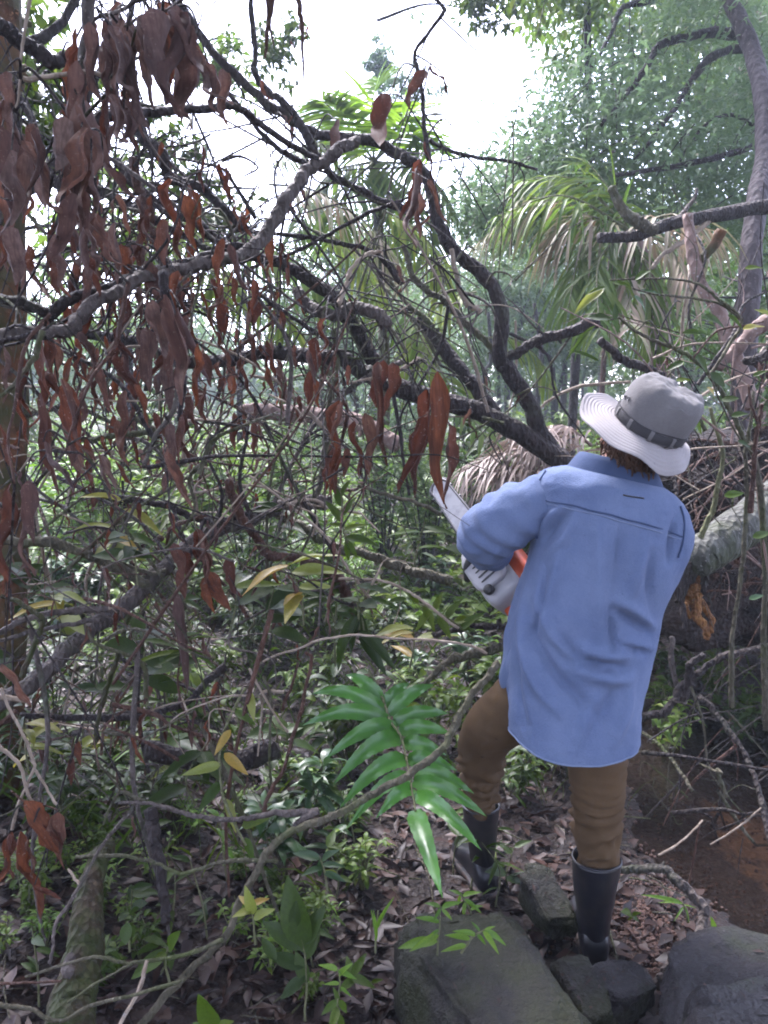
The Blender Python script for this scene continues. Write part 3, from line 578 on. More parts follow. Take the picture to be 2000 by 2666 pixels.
for a in np.arange(10)/10*2*math.pi+.2:
    b = MB(); rows = [[(r*math.cos(q)+.026, r*math.sin(q)*1.04, z) for q in np.linspace(a-.05, a+.05, 5)] for r, z in ((.092, -.002), (.0975, .002), (.0985, .024), (.095, .028))]; b.loft(hw(np.array(rows)), closed=False); obj('band_loop', b, MAT['hat_crown'], hat)
for a, z in ((R(188), .055), (R(200), .06), (R(-12), .055)):
    b = MB(); c = np.array((.0955*math.cos(a)+.026, .099*math.sin(a), z)); t1 = np.array((-math.sin(a), math.cos(a), 0)); t2 = np.array((0, 0, 1.)); q = np.array([c+.0045*(math.cos(k)*t1+math.sin(k)*t2) for k in np.linspace(0, 2*math.pi, 17)]); b.tube(hw(q), .0014, 6, cap=False); obj('eyelet', b, MAT['chain'], hat)
b = MB(); q = hw(np.array([(.0945*math.cos(a)+.026, .098*math.sin(a), .028+.002*math.sin(4*a)) for a in np.linspace(0, 2*math.pi, 60)])); b.tube(q, .0018, 6, cap=False); obj('cord', b, MAT['hat_band'], hat)
# ------------------------------------------------------------------ the chainsaw
saw = thing('chainsaw', 'orange and white chainsaw held in front of the person, bar pointing up left', 'chainsaw', SC)
def sbox(c, size, e=.35, n=28):
    th = np.linspace(-math.pi/2, math.pi/2, n//2); ph = np.arange(n)/n*2*math.pi; sp = lambda v: np.sign(v)*abs(v)**e
    V = np.array([[(size[0]/2*sp(math.cos(t))*sp(math.cos(p)), size[1]/2*sp(math.cos(t))*sp(math.sin(p)), size[2]/2*sp(math.sin(t))) for p in ph] for t in th])+np.asarray(c)
    return V
def swl(V): V = np.asarray(V); return SC+V[..., 0:1]*SX+V[..., 1:2]*SY+V[..., 2:3]*SZ
def spart(name, mat_, *shapes, par=None, cap=True):
    b = MB()
    for s_ in shapes: b.loft(swl(s_), cap=cap)
    return obj(name, b, mat_, par or saw)
spart('engine_housing', MAT['saw_white'], sbox((-.02, 0, 0), (.24, .15, .13)), sbox((.04, -.05, -.02), (.15, .08, .09)))
spart('top_cover', MAT['saw_orange'], sbox((-.035, .0, .075), (.20, .13, .06), .45))
spart('clutch_cover', MAT['saw_orange'], sbox((.05, -.087, -.005), (.16, .03, .085), .4))
spart('starter_cover', MAT['saw_white'], sbox((-.02, .085, -.005), (.15, .03, .115), .5))
for k in range(6): spart('vent_slat', MAT['saw_black'], sbox((-.07+k*.02, .101, 0), (.006, .004, .07), .5, 12))
spart('side_badge', MAT['saw_orange'], sbox((.045, .10, .02), (.05, .012, .04), .5)); spart('muffler', MAT['steel'], sbox((.115, .02, -.01), (.05, .08, .07), .4))
b = MB(); rh = cr([(-.12, 0, .055), (-.18, 0, .065), (-.26, 0, .05), (-.32, 0, .03), (-.335, 0, .0), (-.30, 0, -.02), (-.20, 0, -.03), (-.11, 0, -.03)], 6); b.tube(swl(rh), .017, 12); obj('rear_handle', b, MAT['saw_orange'], saw)
b = MB(); b.tube(swl(cr([(-.23, 0, .035), (-.235, 0, .015), (-.222, 0, .0)], 4)), .006, 8); obj('trigger', b, MAT['saw_black'], saw)
b = MB(); fh = cr([(.02, -.085, -.04), (.025, -.10, .06), (.03, -.07, .135), (.03, 0, .15), (.03, .07, .135), (.03, .10, .07), (.02, .10, -.03), (.0, .06, -.075)], 6); b.tube(swl(fh), .012, 10); obj('front_handle', b, MAT['saw_black'], saw)
b = MB(); g = np.array([[(.085+.012*t+.02*t*t, y, .05+.12*t) for y in np.linspace(-.075, .085, 9)] for t in np.linspace(0, 1, 6)]); b.loft(swl(g), closed=False); o = obj('hand_guard', b, MAT['saw_black'], saw); o.modifiers.new('thick', 'SOLIDIFY').thickness = .006
for a in ((.0, .10, .045), (-.10, .085, -.03)):
    b = MB(); b.tube(swl(np.array([a, (a[0], a[1]+.012, a[2])])), .016, 14); obj('filler_cap', b, MAT['saw_black'], saw)
BL = .40
bo_ = [(.10, z) for z in (-.030, .030)]; prof = [(.08, -.032), (.16, -.036), (.30, -.036), (.10+BL-.05, -.031)]+[(.10+BL-.035+.035*math.cos(a), .031*math.sin(a)) for a in np.linspace(-1.4, 1.4, 9)]+[(.10+BL-.05, .031), (.30, .036), (.16, .036), (.08, .032)]
V0 = np.array([(x, -.055, z) for x, z in prof]); b = MB(); b.loft(swl(np.stack([V0+np.array((0, -.003, 0)), V0+np.array((0, .003, 0))])), cap=True); bar = obj('guide_bar', b, MAT['steel'], saw, smooth=False)
b = MB(); ch = np.array([(x+(.006 if x > .45 else 0), -.055, z*1.10) for x, z in prof]); chp = cr(ch, 4); b.tube(swl(chp), .0055, 6, cap=False); cp = swl(chp)
for i in range(2, len(cp)-2, 2):
    t_ = cp[i+1]-cp[i-1]; t_ /= np.linalg.norm(t_); o_ = cp[i]-swl(np.array((chp[i][0], -.055, 0))); o_ /= np.linalg.norm(o_)+1e-9; b.box(cp[i]+o_*.006, (.010, .006, .008), np.stack([t_, SY, np.cross(t_, SY)], 1))
obj('chain', b, MAT['chain'], bar, kind='stuff')
for k in range(2):
    b = MB(); b.tube(swl(np.array([(.075+k*.03, -.10, -.005), (.075+k*.03, -.112, -.005)])), .008, 6); obj('bar_nut', b, MAT['steel'], saw, smooth=False)
# ------------------------------------------------------------------ leaf shapes shared by many leaves (local X runs from stalk to tip, Z is the upper face)
def blade(seed, mat_, hw_=.13, curl=1.2, bend_=.2, twist=.5, wave=.02, tipp=.75, nl=10, nw=4, crumple=0.):
    g = random.Random(seed); V = []; k1, k2 = g.uniform(0, 6), g.uniform(0, 6); cu = curl*g.uniform(.6, 1.3); be = bend_*g.uniform(-.4, 1.4); tw = twist*g.uniform(-1, 1)
    for i in range(nl+1):
        t = i/nl; w_ = hw_*max(.02, math.sin(math.pi*t**tipp))**.85*(1-.2*t)+.004
        ct = cu*(.5+.7*math.sin(math.pi*t)); a = tw*t+crumple*1.2*mnoise.noise(Vector((t*2.2, seed*3.1, 0))); z0 = be*t*t+crumple*.35*mnoise.noise(Vector((t*2.6, seed*1.7, 5))); y0 = .05*math.sin(t*3+k1)*bend_+crumple*.25*mnoise.noise(Vector((t*2.0, seed*2.3, 9)))
        for j in range(nw+1):
            u = -1+2*j/nw; wj = w_*(1+crumple*1.3*mnoise.noise(Vector((t*7, u*.6, seed))) if crumple else 1); q = u*ct*(1+crumple*.8*mnoise.noise(Vector((t*3, 3, seed+u*.5))))
            y = wj*math.sin(q)/max(ct, .05); z = wj*(1-math.cos(q))/max(ct, .05)+wave*math.sin(t*11+k2+u)*abs(u)+crumple*.10*mnoise.noise(Vector((t*9, u*2.5, seed*1.3)))*hw_*6*abs(u)
            y, z = y*math.cos(a)-z*math.sin(a), y*math.sin(a)+z*math.cos(a); V.append((t-.12*be*t, y+y0, z+z0))
    m_ = MB(); m_.loft(np.array(V).reshape(nl+1, nw+1, 3), closed=False); return m_.mesh('leaf', mat_)
DEAD = [blade(10+i, MAT['leaf_dead'], hw_=.15, curl=1.0+.16*i, bend_=.28, twist=1.3, wave=.012, nl=13, nw=6, crumple=.24+.03*i) for i in range(12)]
DRED = [blade(40+i, MAT['leaf_dead_red'], hw_=.14, curl=1.1+.18*i, bend_=.3, twist=1.4, wave=.014, nl=13, nw=6, crumple=.26+.035*i) for i in range(12)]
LITT = [blade(60+i, MAT['leaf_litter'], hw_=.17, curl=.5+.16*i, bend_=.18, twist=.5, wave=.02, crumple=.3) for i in range(10)]
def lib(mat_, n=4, **k): return [blade(100+i, MAT[mat_], **k) for i in range(n)]
LG = lib('leaf_green', hw_=.20, curl=.5, bend_=-.2, twist=.2, wave=.008); LD = lib('leaf_deep', hw_=.21, curl=.5, bend_=-.22, twist=.2, wave=.008)
LB = lib('leaf_bright', hw_=.17, curl=.6, bend_=-.3, twist=.2, wave=.008); LY = lib('leaf_yellow', hw_=.2, curl=.6, bend_=-.25, twist=.3, wave=.012)
LW = lib('leaf_waxy', hw_=.19, curl=.5, bend_=-.25, twist=.2, wave=.006); LN = lib('leaf_bright', hw_=.085, curl=.6, bend_=-.3, twist=.2, wave=.004)
LO = lib('leaf_deep', hw_=.30, curl=.35, bend_=-.12, twist=.2, wave=.01, tipp=.9); LP = lib('leaf_green', hw_=.11, curl=.5, bend_=-.25, twist=.2, wave=.006)
def rdir(g=rnd, z=0.):
    a = g.uniform(0, 2*math.pi); return np.array((math.cos(a), math.sin(a), z))
def put(name, me, B, Tp, up, parent=None, wide=1., **kw):
    v = np.asarray(Tp)-np.asarray(B); L = float(np.linalg.norm(v)); return inst(name, me, frame(B, v, up, (L, L*wide, L)), parent, **kw)
# ------------------------------------------------------------------ wood: traced limbs
LIMB = {}
def branch(th, name, pts, d0, d1, w0, w1, m_, n=9, rough=.11, k=8, label=None, knots=True, ext=None):
    P = px(pts, d0, d1); C = cr(P, k); t = np.linspace(0, 1, len(C)); D = (C-CAM)@_f
    r = .5*(w0+(w1-w0)*t)*D/FPX; g = np.random.default_rng(int(abs(pts[0][0]*3+pts[0][1]*7+len(pts)*13+w0))+1)
    J = g.normal(0, 1, (len(C)+8, 3)); J = np.stack([np.convolve(J[:, q], np.ones(9)/9, 'same')[4:-4] for q in range(3)], 1); C = C+J*(np.minimum(r, .022)*np.where(r > .022, .6, 1.2))[:, None]
    b = MB(); b.tube(C, r, n, rough=rough, seed=int(pts[0][0]+pts[0][1]))
    if knots and r.mean() > .008:
        for q in range(max(1, len(C)//9)):
            i = int(g.integers(1, len(C)-1)); v = g.normal(0, 1, 3); v /= np.linalg.norm(v); b.tube(np.array([C[i]+v*r[i]*.5, C[i]+v*r[i]*1.15, C[i]+v*r[i]*1.6]), [r[i]*.42, r[i]*.34, r[i]*.2], 6, rough=.1)
    o = obj(name, b, MAT[m_], th, label=label); LIMB.setdefault(th.name, []).append((C, r)); return C
def stick(name, label, cat, parts, group=None, base=None):
    """a loose branch or stick: first entry is the stem, the rest are its side shoots"""
    p0 = parts[0]; th = thing(name, label, cat, px(p0[0], p0[1], p0[2])[-1] if base is None else base, group)
    for i, p in enumerate(parts): branch(th, 'stem' if i == 0 else 'side_shoot', *p)
    return th
def twig(th, P, m_='bark_dark', maxd=.5, r=.0022):
    P = np.asarray(P); best = None
    for C, rr in LIMB.get(th.name, []):
        d = np.linalg.norm(C-P, axis=1)+np.clip(P[2]-C[:, 2], 0, None)*1.2; i = int(np.argmin(d))
        if best is None or d[i] < best[0]: best = (d[i], C[i], C, i)
    if best is None or best[0] > maxd:
        Q = P+np.array((rnd.uniform(-.05, .05), rnd.uniform(-.03, .05), rnd.uniform(.06, .14)))
    else: Q = best[1]
    m_mid = (P+Q)/2+np.array((rnd.uniform(-.02, .02), rnd.uniform(-.02, .02), .02+.10*np.linalg.norm(P-Q)))
    b = MB(); C = cr([P, m_mid, Q], 5); b.tube(C, np.linspace(r*.7, r*1.5, len(C)), 5, cap=False); return obj('twig', b, MAT[m_], th)
def hang(th, x0, y0, x1, y1, d, lib_=None, wide=1., tw=.75, dd=None, face=None):
    B = at(x0, y0, d); L = math.hypot(x1-x0, y1-y0)*d/FPX; T_ = at(x1, y1, d+(dd if dd is not None else rnd.uniform(-.25, .25)*L))
    wide *= min(1., .20/L)**.9; up = -_f*rnd.uniform(.4, 1)+_r*rnd.uniform(-.9, .9); put('dead_leaf', rnd.choice(lib_ or DEAD), B, T_, up, th, wide*rnd.uniform(.85, 1.25))
    if rnd.random() < tw: twig(th, B)
# --- the standing tree at the left edge
lt = thing('tree', 'tree with orange brown mossy trunk standing at the left edge', 'tree', G(25, 2060)[0])
branch(lt, 'trunk', [(8, -150), (5, 200), (14, 500), (12, 800), (18, 1050), (12, 1300), (6, 1600), (0, 1900), (-8, 2090)], 2.9, 2.9, 84, 130, 'bark_orange', 18, .05, 9)
branch(lt, 'limb', [(40, 420), (120, 452), (177, 477), (295, 510), (359, 544), (422, 586), (470, 600), (560, 660)], 2.9, 2.75, 34, 16, 'bark_dark')
branch(lt, 'limb', [(30, 240), (80, 300), (60, 420), (20, 520)], 2.9, 2.7, 24, 12, 'bark_dark')
branch(lt, 'limb', [(40, 130), (150, 60), (240, -40)], 2.9, 3.0, 30, 22, 'bark_dark')
branch(lt, 'limb', [(36, 560), (110, 470), (190, 330), (250, 200), (330, 90), (360, -60)], 2.9, 3.2, 26, 14, 'bark_dark')
branch(lt, 'limb', [(60, 1080), (180, 1060), (300, 1100), (420, 1090)], 2.9, 3.0, 15, 8, 'bark_olive')
# --- the near dead limb crossing the left half
nl_ = thing('dead_branch', 'grey dead branch with hanging brown leaves crossing the upper left, nearest the camera', 'branch', at(-260, 930, 1.75))
branch(nl_, 'limb', [(-260, 930), (-100, 880), (0, 862), (127, 857), (203, 831), (274, 781), (338, 739), (422, 713), (530, 690), (640, 655), (710, 585), (752, 515), (790, 450), (835, 410), (890, 395), (940, 372)], 1.75, 2.35, 37, 32, 'bark_grey', 12, .07)
branch(nl_, 'limb', [(-200, 800), (0, 785), (72, 793), (127, 812), (190, 772), (295, 743), (380, 705), (480, 680), (590, 655), (650, 645)], 1.95, 2.25, 34, 26, 'bark_dark', 10, .08)
branch(nl_, 'limb', [(-160, 40), (0, 84), (42, 97), (84, 118), (127, 152), (177, 165), (215, 230), (240, 308), (295, 295), (380, 291), (464, 291), (570, 278), (633, 300), (720, 350), (831, 412)], 1.7, 2.3, 42, 16, 'bark_dark', 10, .08)
branch(nl_, 'limb', [(245, -120), (232, 60), (212, 180), (202, 300), (190, 380)], 1.6, 1.62, 40, 16, 'bark_grey')
branch(nl_, 'side_shoot', [(60, 207), (84, 207), (190, 192), (232, 190), (290, 200)], 1.6, 1.6, 14, 9, 'bark_pale', 7)
branch(nl_, 'side_shoot', [(85, -60), (60, 100), (50, 230), (40, 290)], 1.5, 1.55, 11, 5, 'bark_pale', 6)
branch(nl_, 'side_shoot', [(420, -80), (380, -20), (330, 20), (250, 50), (225, 80)], 1.5, 1.6, 14, 8, 'bark_grey', 6)
branch(nl_, 'side_shoot', [(500, -40), (470, 0), (440, 25), (370, 40), (330, 70), (290, 75)], 1.5, 1.5, 12, 6, 'bark_grey', 6)
branch(nl_, 'side_shoot', [(0, 895), (40, 880), (80, 868), (100, 855)], 1.85, 1.8, 14, 9, 'bark_dark', 6)
branch(nl_, 'side_shoot', [(-60, 1080), (0, 1035), (40, 1000), (80, 950), (100, 900), (110, 860)], 1.8, 1.8, 9, 16, 'bark_olive', 7)
branch(nl_, 'side_shoot', [(470, 1010), (440, 1080), (400, 1140), (385, 1180)], 1.9, 1.9, 16, 8, 'bark_grey', 6)
branch(nl_, 'side_shoot', [(420, 715), (430, 776), (455, 850), (472, 945), (485, 1010), (470, 1100)], 1.9, 2.0, 26, 14, 'bark_dark', 8)
branch(nl_, 'side_shoot', [(338, 739), (300, 900), (240, 980), (190, 1100), (170, 1180)], 1.85, 1.8, 12, 6, 'bark_red', 6)
branch(nl_, 'side_shoot', [(130, 812), (70, 900), (40, 1050), (20, 1140), (35, 1260)], 1.7, 1.6, 12, 6, 'bark_red', 6)
near = [(235, 60, 250, 262), (265, 55, 305, 205), (290, 65, 345, 285), (330, 80, 372, 345), (345, 38, 420, 232), (400, 20, 440, 245), (370, 45, 402, 285), (452, 15, 488, 242), (440, 30, 492, 302), (472, 60, 500, 330), (310, 50, 330, 250), (385, 60, 412, 300), (425, 40, 455, 260), (270, 120, 290, 300),
        (205, 160, 195, 400), (200, 245, 285, 565), (212, 330, 192, 560), (238, 415, 300, 585), (182, 500, 168, 705), (195, 395, 225, 610), (290, 245, 322, 425), (322, 285, 352, 432), (300, 260, 288, 402), (345, 270, 365, 395),
        (10, 185, 32, 332), (60, 365, 172, 592), (30, 395, 102, 622), (72, 395, 58, 565), (18, 590, 62, 762), (220, 595, 262, 702), (140, 610, 192, 752), (95, 330, 135, 540), (5, 330, 40, 520), (160, 300, 150, 480), (250, 560, 320, 690),
        (540, 160, 552, 332), (500, 130, 535, 330)]
for q in near: hang(nl_, *q, rnd.uniform(1.42, 1.58), DEAD, 1.5, .6)
for q in near*2:
    s = rnd.uniform(.5, .95); j = lambda k: rnd.uniform(-k, k); x0, y0 = q[0]+j(40), q[1]+j(45); hang(nl_, x0, y0, x0+(q[2]-q[0])*s+j(25), y0+(q[3]-q[1])*s, rnd.uniform(1.55, 1.9), rnd.choice((DEAD, DEAD, DRED)), 1.2, .45)
for q in [(20, 650, 62, 752), (60, 690, 58, 770), (130, 640, 182, 772), (150, 660, 162, 772), (210, 640, 262, 752), (422, 768, 553, 1080), (470, 800, 540, 1000), (512, 895, 546, 1065), (345, 1000, 396, 1112), (170, 998, 216, 1182), (160, 985, 200, 1202), (100, 1025, 176, 1292), (112, 1150, 182, 1300), (0, 1105, 52, 1205), (12, 1155, 50, 1245), (35, 1262, 100, 1545), (60, 1270, 30, 1500), (75, 1250, 90, 1420), (12, 1725, 92, 1835), (440, 1100, 452, 1255), (430, 1175, 466, 1342), (442, 1335, 470, 1402), (270, 1185, 302, 1275), (300, 1200, 362, 1272), (290, 1285, 322, 1335), (255, 1180, 285, 1300), (10, 900, 30, 1050), (200, 880, 230, 1010)]:
    hang(nl_, *q, rnd.uniform(1.75, 1.95), rnd.choice((DEAD, DRED)), 1.05, .7)
for k in range(60):
    x, y, d = rnd.triangular(0, 640, 120), rnd.uniform(420, 1150), rnd.uniform(1.9, 2.3); L = rnd.uniform(.11, .19)*FPX/d; hang(nl_, x, y, x+rnd.uniform(-.2, .35)*L, y+L*.95, d, rnd.choice((DEAD, DRED, DRED)), 1.2, .6)
# --- the fallen tree behind: trunk, arching limb, fork, stubs
ft = thing('fallen_tree', 'dark fallen tree with arching limbs and reddish dead leaves, reaching behind the person', 'tree', at(1500, 1240, 3.3))
branch(ft, 'trunk', [(1560, 1290), (1500, 1240), (1440, 1188), (1350, 1127), (1283, 1089), (1199, 1055), (1072, 1021), (1009, 1000), (945, 971), (895, 935), (831, 928), (776, 924), (700, 921), (633, 933), (549, 941), (464, 941), (422, 924), (359, 895), (253, 870), (160, 850)], 3.25, 3.0, 58, 26, 'bark_dark', 14, .05)
branch(ft, 'limb', [(1440, 1190), (1405, 1125), (1380, 1060), (1340, 990), (1302, 930), (1305, 850), (1295, 780), (1260, 720), (1190, 662), (1158, 620), (1140, 575), (1128, 500), (1092, 438), (1050, 410), (960, 375), (900, 364), (789, 340), (700, 285), (633, 215), (519, 84), (455, -10)], 3.25, 2.9, 46, 20, 'bark_dark', 12, .06)
branch(ft, 'limb', [(971, 940), (945, 903), (912, 836), (878, 789), (840, 755), (789, 722), (734, 688), (650, 660), (560, 620), (500, 580), (440, 560), (380, 500), (300, 420)], 3.05, 2.7, 40, 22, 'bark_dark', 12, .06)
branch(ft, 'stub', [(772, 747), (819, 802), (870, 819), (903, 808), (945, 806), (996, 826), (1010, 846)], 3.0, 2.9, 30, 36, 'bark_grey', 12, .05)
branch(ft, 'limb', [(831, 409), (789, 346), (751, 287), (705, 236), (667, 194), (662, 100), (655, 0), (650, -80)], 2.75, 2.8, 24, 12, 'bark_dark')
branch(ft, 'limb', [(831, 412), (880, 470), (960, 510), (1030, 530), (1070, 555)], 2.8, 3.0, 16, 22, 'bark_dark')
branch(ft, 'limb', [(480, 70), (560, 190), (640, 300), (700, 367), (760, 410), (800, 430)], 2.6, 2.7, 11, 15, 'bark_dark')
branch(ft, 'limb', [(1325, 926), (1384, 903), (1469, 869), (1530, 848), (1560, 838)], 3.1, 3.1, 26, 30, 'bark_dark', 10)
branch(ft, 'limb', [(1093, 831), (1156, 903), (1199, 962), (1240, 1013), (1290, 1070)], 3.6, 3.5, 32, 36, 'bark_dark', 10)
branch(ft, 'limb', [(1050, 640), (1089, 739), (1156, 789), (1211, 840), (1283, 916), (1300, 940)], 3.2, 3.2, 16, 20, 'bark_olive')
branch(ft, 'limb', [(1010, 730), (1060, 790), (1130, 850)], 3.5, 3.5, 10, 14, 'bark_olive', 7)
branch(ft, 'limb', [(1177, 650), (1190, 710), (1203, 768), (1249, 812)], 2.9, 2.9, 12, 17, 'bark_pale', 8)
branch(ft, 'limb', [(878, 793), (903, 734), (930, 690), (966, 658), (990, 655)], 2.8, 2.9, 15, 9, 'bark_pale', 7)
branch(ft, 'limb', [(650, 751), (720, 800), (836, 882), (900, 940)], 2.8, 2.9, 10, 14, 'bark_dark', 7)
branch(ft, 'limb', [(363, 338), (392, 380), (426, 422), (443, 464), (506, 485), (580, 540), (640, 600)], 2.5, 2.5, 36, 20, 'bark_dark', 10, .12)
branch(ft, 'limb', [(350, 413), (371, 485), (388, 540), (405, 603), (422, 680), (432, 800)], 2.4, 2.5, 26, 18, 'bark_red', 9, .12)
branch(ft, 'limb', [(1120, 420), (1104, 300), (1095, 200), (1085, 130), (1120, 80), (1155, 30), (1140, 0), (1110, -30)], 2.8, 2.8, 13, 9, 'bark_dark', 7)
branch(ft, 'limb', [(1120, 365), (1165, 395), (1240, 410), (1330, 420), (1400, 440)], 3.0, 3.3, 12, 8, 'bark_dark', 7)
branch(ft, 'limb', [(650, 700), (760, 660), (860, 610), (950, 560), (1050, 522)], 2.8, 2.8, 8, 12, 'bark_dark', 7)
branch(ft, 'limb', [(600, 600), (700, 612), (800, 620), (870, 632), (960, 650), (1010, 690), (1050, 735)], 2.7, 3.0, 12, 14, 'bark_dark', 7)
branch(ft, 'limb', [(870, 860), (880, 950), (860, 1040), (850, 1150), (835, 1260), (815, 1310)], 2.9, 2.8, 12, 18, 'bark_olive', 8)
branch(ft, 'limb', [(1020, 1000), (1040, 1120), (1050, 1200), (1065, 1290)], 3.0, 3.0, 12, 7, 'bark_dark', 7)
branch(ft, 'limb', [(900, 1000), (960, 985), (1020, 965), (1075, 945), (1090, 930)], 2.8, 2.8, 7, 11, 'bark_pale', 7)
branch(ft, 'limb', [(700, 1330), (770, 1190), (840, 1080), (930, 1000), (1060, 940)], 2.7, 2.9, 12, 16, 'bark_grey', 8)
for q in [(874, 312, 886, 440), (995, 250, 1020, 422), (1105, 180, 1068, 282), (1118, 168, 1176, 248), (1105, 368, 1132, 475), (1098, 418, 1062, 595), (1085, 440, 1018, 675), (1115, 468, 1162, 585), (1118, 555, 1068, 625), (1092, 500, 1075, 620), (1036, 690, 1052, 738), (676, 210, 700, 290), (735, 300, 750, 350)]:
    hang(ft, *q, rnd.uniform(2.45, 2.65), rnd.choice((DEAD, DRED)), 1.25, .8)
for q in [(1000, 938, 984, 1062), (985, 945, 1002, 1212), (1022, 945, 1015, 1085), (1140, 968, 1162, 1312), (1120, 1015, 1080, 1285), (1095, 1055, 1073, 1205), (1150, 1100, 1166, 1325), (1110, 1080, 1090, 1295), (1125, 1020, 1140, 1180), (890, 1045, 868, 1275), (920, 1095, 932, 1225), (860, 1150, 860, 1295), (905, 1165, 898, 1245), (880, 1175, 848, 1265), (940, 1185, 957, 1272), (950, 1075, 977, 1242), (830, 880, 818, 1060), (848, 830, 855, 945), (815, 985, 826, 1065), (690, 900, 702, 985), (720, 935, 736, 1012), (690, 955, 702, 1032)]:
    hang(ft, *q, rnd.uniform(2.5, 2.7), DRED, 1.2, .8)
for q in [(450, 470, 470, 682), (500, 495, 532, 642), (470, 500, 500, 660), (520, 375, 541, 505), (620, 555, 642, 645), (570, 425, 612, 532), (588, 435, 600, 525)]: hang(ft, *q, rnd.uniform(2.1, 2.3), DRED, 1.2, .8)
n_ = 0
while n_ < 250:                                   # smaller leaves through the tangle
    x = rnd.triangular(120, 960, 380); y = rnd.triangular(440, 1250, 800)
    if x > 780 and y < 800: continue
    d = rnd.uniform(2.2, 3.2); L = rnd.uniform(.06, .14)*FPX/d; hang(ft, x, y, x+rnd.uniform(-.25, .35)*L, y+L*rnd.uniform(.8, 1), d, rnd.choice((DRED, DRED, DEAD)), 1.1, .55); n_ += 1
# thin bare twigs of the tangle
for k in range(210):
    C, r_ = rnd.choice(LIMB[ft.name]+LIMB[nl_.name][:4]); i = rnd.randrange(len(C)); P = C[i]; dr = np.array((rnd.uniform(-1, 1), rnd.uniform(-.5, .5), rnd.uniform(-1.1, .8))); L = rnd.uniform(.15, .6)
    Q = cr([P, P+dr*L*.4+np.array((rnd.uniform(-.04, .04), 0, rnd.uniform(-.04, .05))), P+dr*L*.8+np.array((rnd.uniform(-.06, .06), 0, rnd.uniform(-.06, .06))), P+dr*L+np.array((0, 0, rnd.uniform(-.1, .05)))], 4)
    X, Y, _ = proj(Q[-1]);
    if X > 1330 or (X > 560 and Y < 280): continue
    b = MB(); b.tube(Q, np.linspace(min(r_[i]*.5, .005), .0014, len(Q)), 5, cap=False, rough=.1); obj('twig', b, MAT[rnd.choice(('bark_dark', 'bark_dark', 'bark_olive', 'bark_grey'))], ft)
# long thin strips dangling from above
hv = thing('hanging_vine', 'thin purple brown vine strips dangling from the top centre', 'vine', at(790, -120, 2.0))
for pts, w0, w1 in (([(775, -120), (778, 0), (786, 90), (793, 240)], 26, 3), ([(715, -120), (705, 20), (695, 100), (690, 150)], 22, 6), ([(700, -100), (700, 40), (712, 120)], 16, 4)): branch(hv, 'strand', pts, 2.0, 2.0, w0, w1, 'bark_red', 7, .1, knots=False)
# --- the long pole in the lower left with its side branches
stick('fallen_branch', 'long grey brown pole slanting down to the left edge, with side branches', 'branch', [
    ([(850, 1312), (810, 1308), (713, 1325), (650, 1350), (600, 1368), (527, 1401), (454, 1460), (401, 1503), (359, 1545), (308, 1587), (253, 1629), (190, 1680), (139, 1730), (84, 1773), (20, 1815), (-80, 1880)], 2.9, 2.15, 38, 46, 'bark_grey', 12, .06),
    ([(-90, 1420), (0, 1414), (93, 1410), (148, 1414), (203, 1431), (274, 1465), (338, 1494), (392, 1514)], 2.15, 2.45, 24, 26, 'bark_olive', 10),
    ([(300, 1452), (345, 1478), (400, 1490), (430, 1482)], 2.4, 2.5, 9, 12, 'bark_olive', 7),
    ([(-80, 1690), (0, 1650), (63, 1612), (148, 1595), (211, 1587), (305, 1590)], 2.1, 2.35, 16, 18, 'bark_grey', 8),
    ([(-60, 1680), (0, 1667), (84, 1646), (190, 1629), (260, 1615)], 2.1, 2.3, 11, 13, 'bark_grey', 7),
    ([(0, 1549), (51, 1566), (93, 1595), (110, 1621), (84, 1680), (55, 1764)], 2.1, 2.1, 12, 16, 'bark_moss', 8)])
# --- the forked stick in the middle foreground
stick('forked_stick', 'reddish brown stick leaning on the bank beside the fern, forked low down', 'branch', [
    ([(1300, 1730), (1287, 1743), (1220, 1819), (1177, 1891), (1148, 1954), (1072, 2012), (988, 2063), (903, 2109), (840, 2135), (755, 2173), (705, 2207), (671, 2257), (633, 2325), (591, 2422), (527, 2493), (443, 2578), (370, 2660), (300, 2740)], 1.98, 1.72, 20, 19, 'bark_olive', 10, .07),
    ([(755, 2173), (790, 2130), (819, 2105), (734, 2114), (650, 2130), (612, 2131), (506, 2126), (443, 2105), (380, 2088), (312, 2090)], 1.87, 1.95, 22, 8, 'bark_grey', 9),
    ([(380, 2088), (340, 2070), (312, 2063), (290, 2100), (270, 2147)], 1.95, 1.95, 9, 6, 'bark_olive', 6),
    ([(1148, 1954), (1175, 1910), (1205, 1850), (1215, 1830)], 1.95, 1.97, 6, 9, 'bark_pale', 6)])
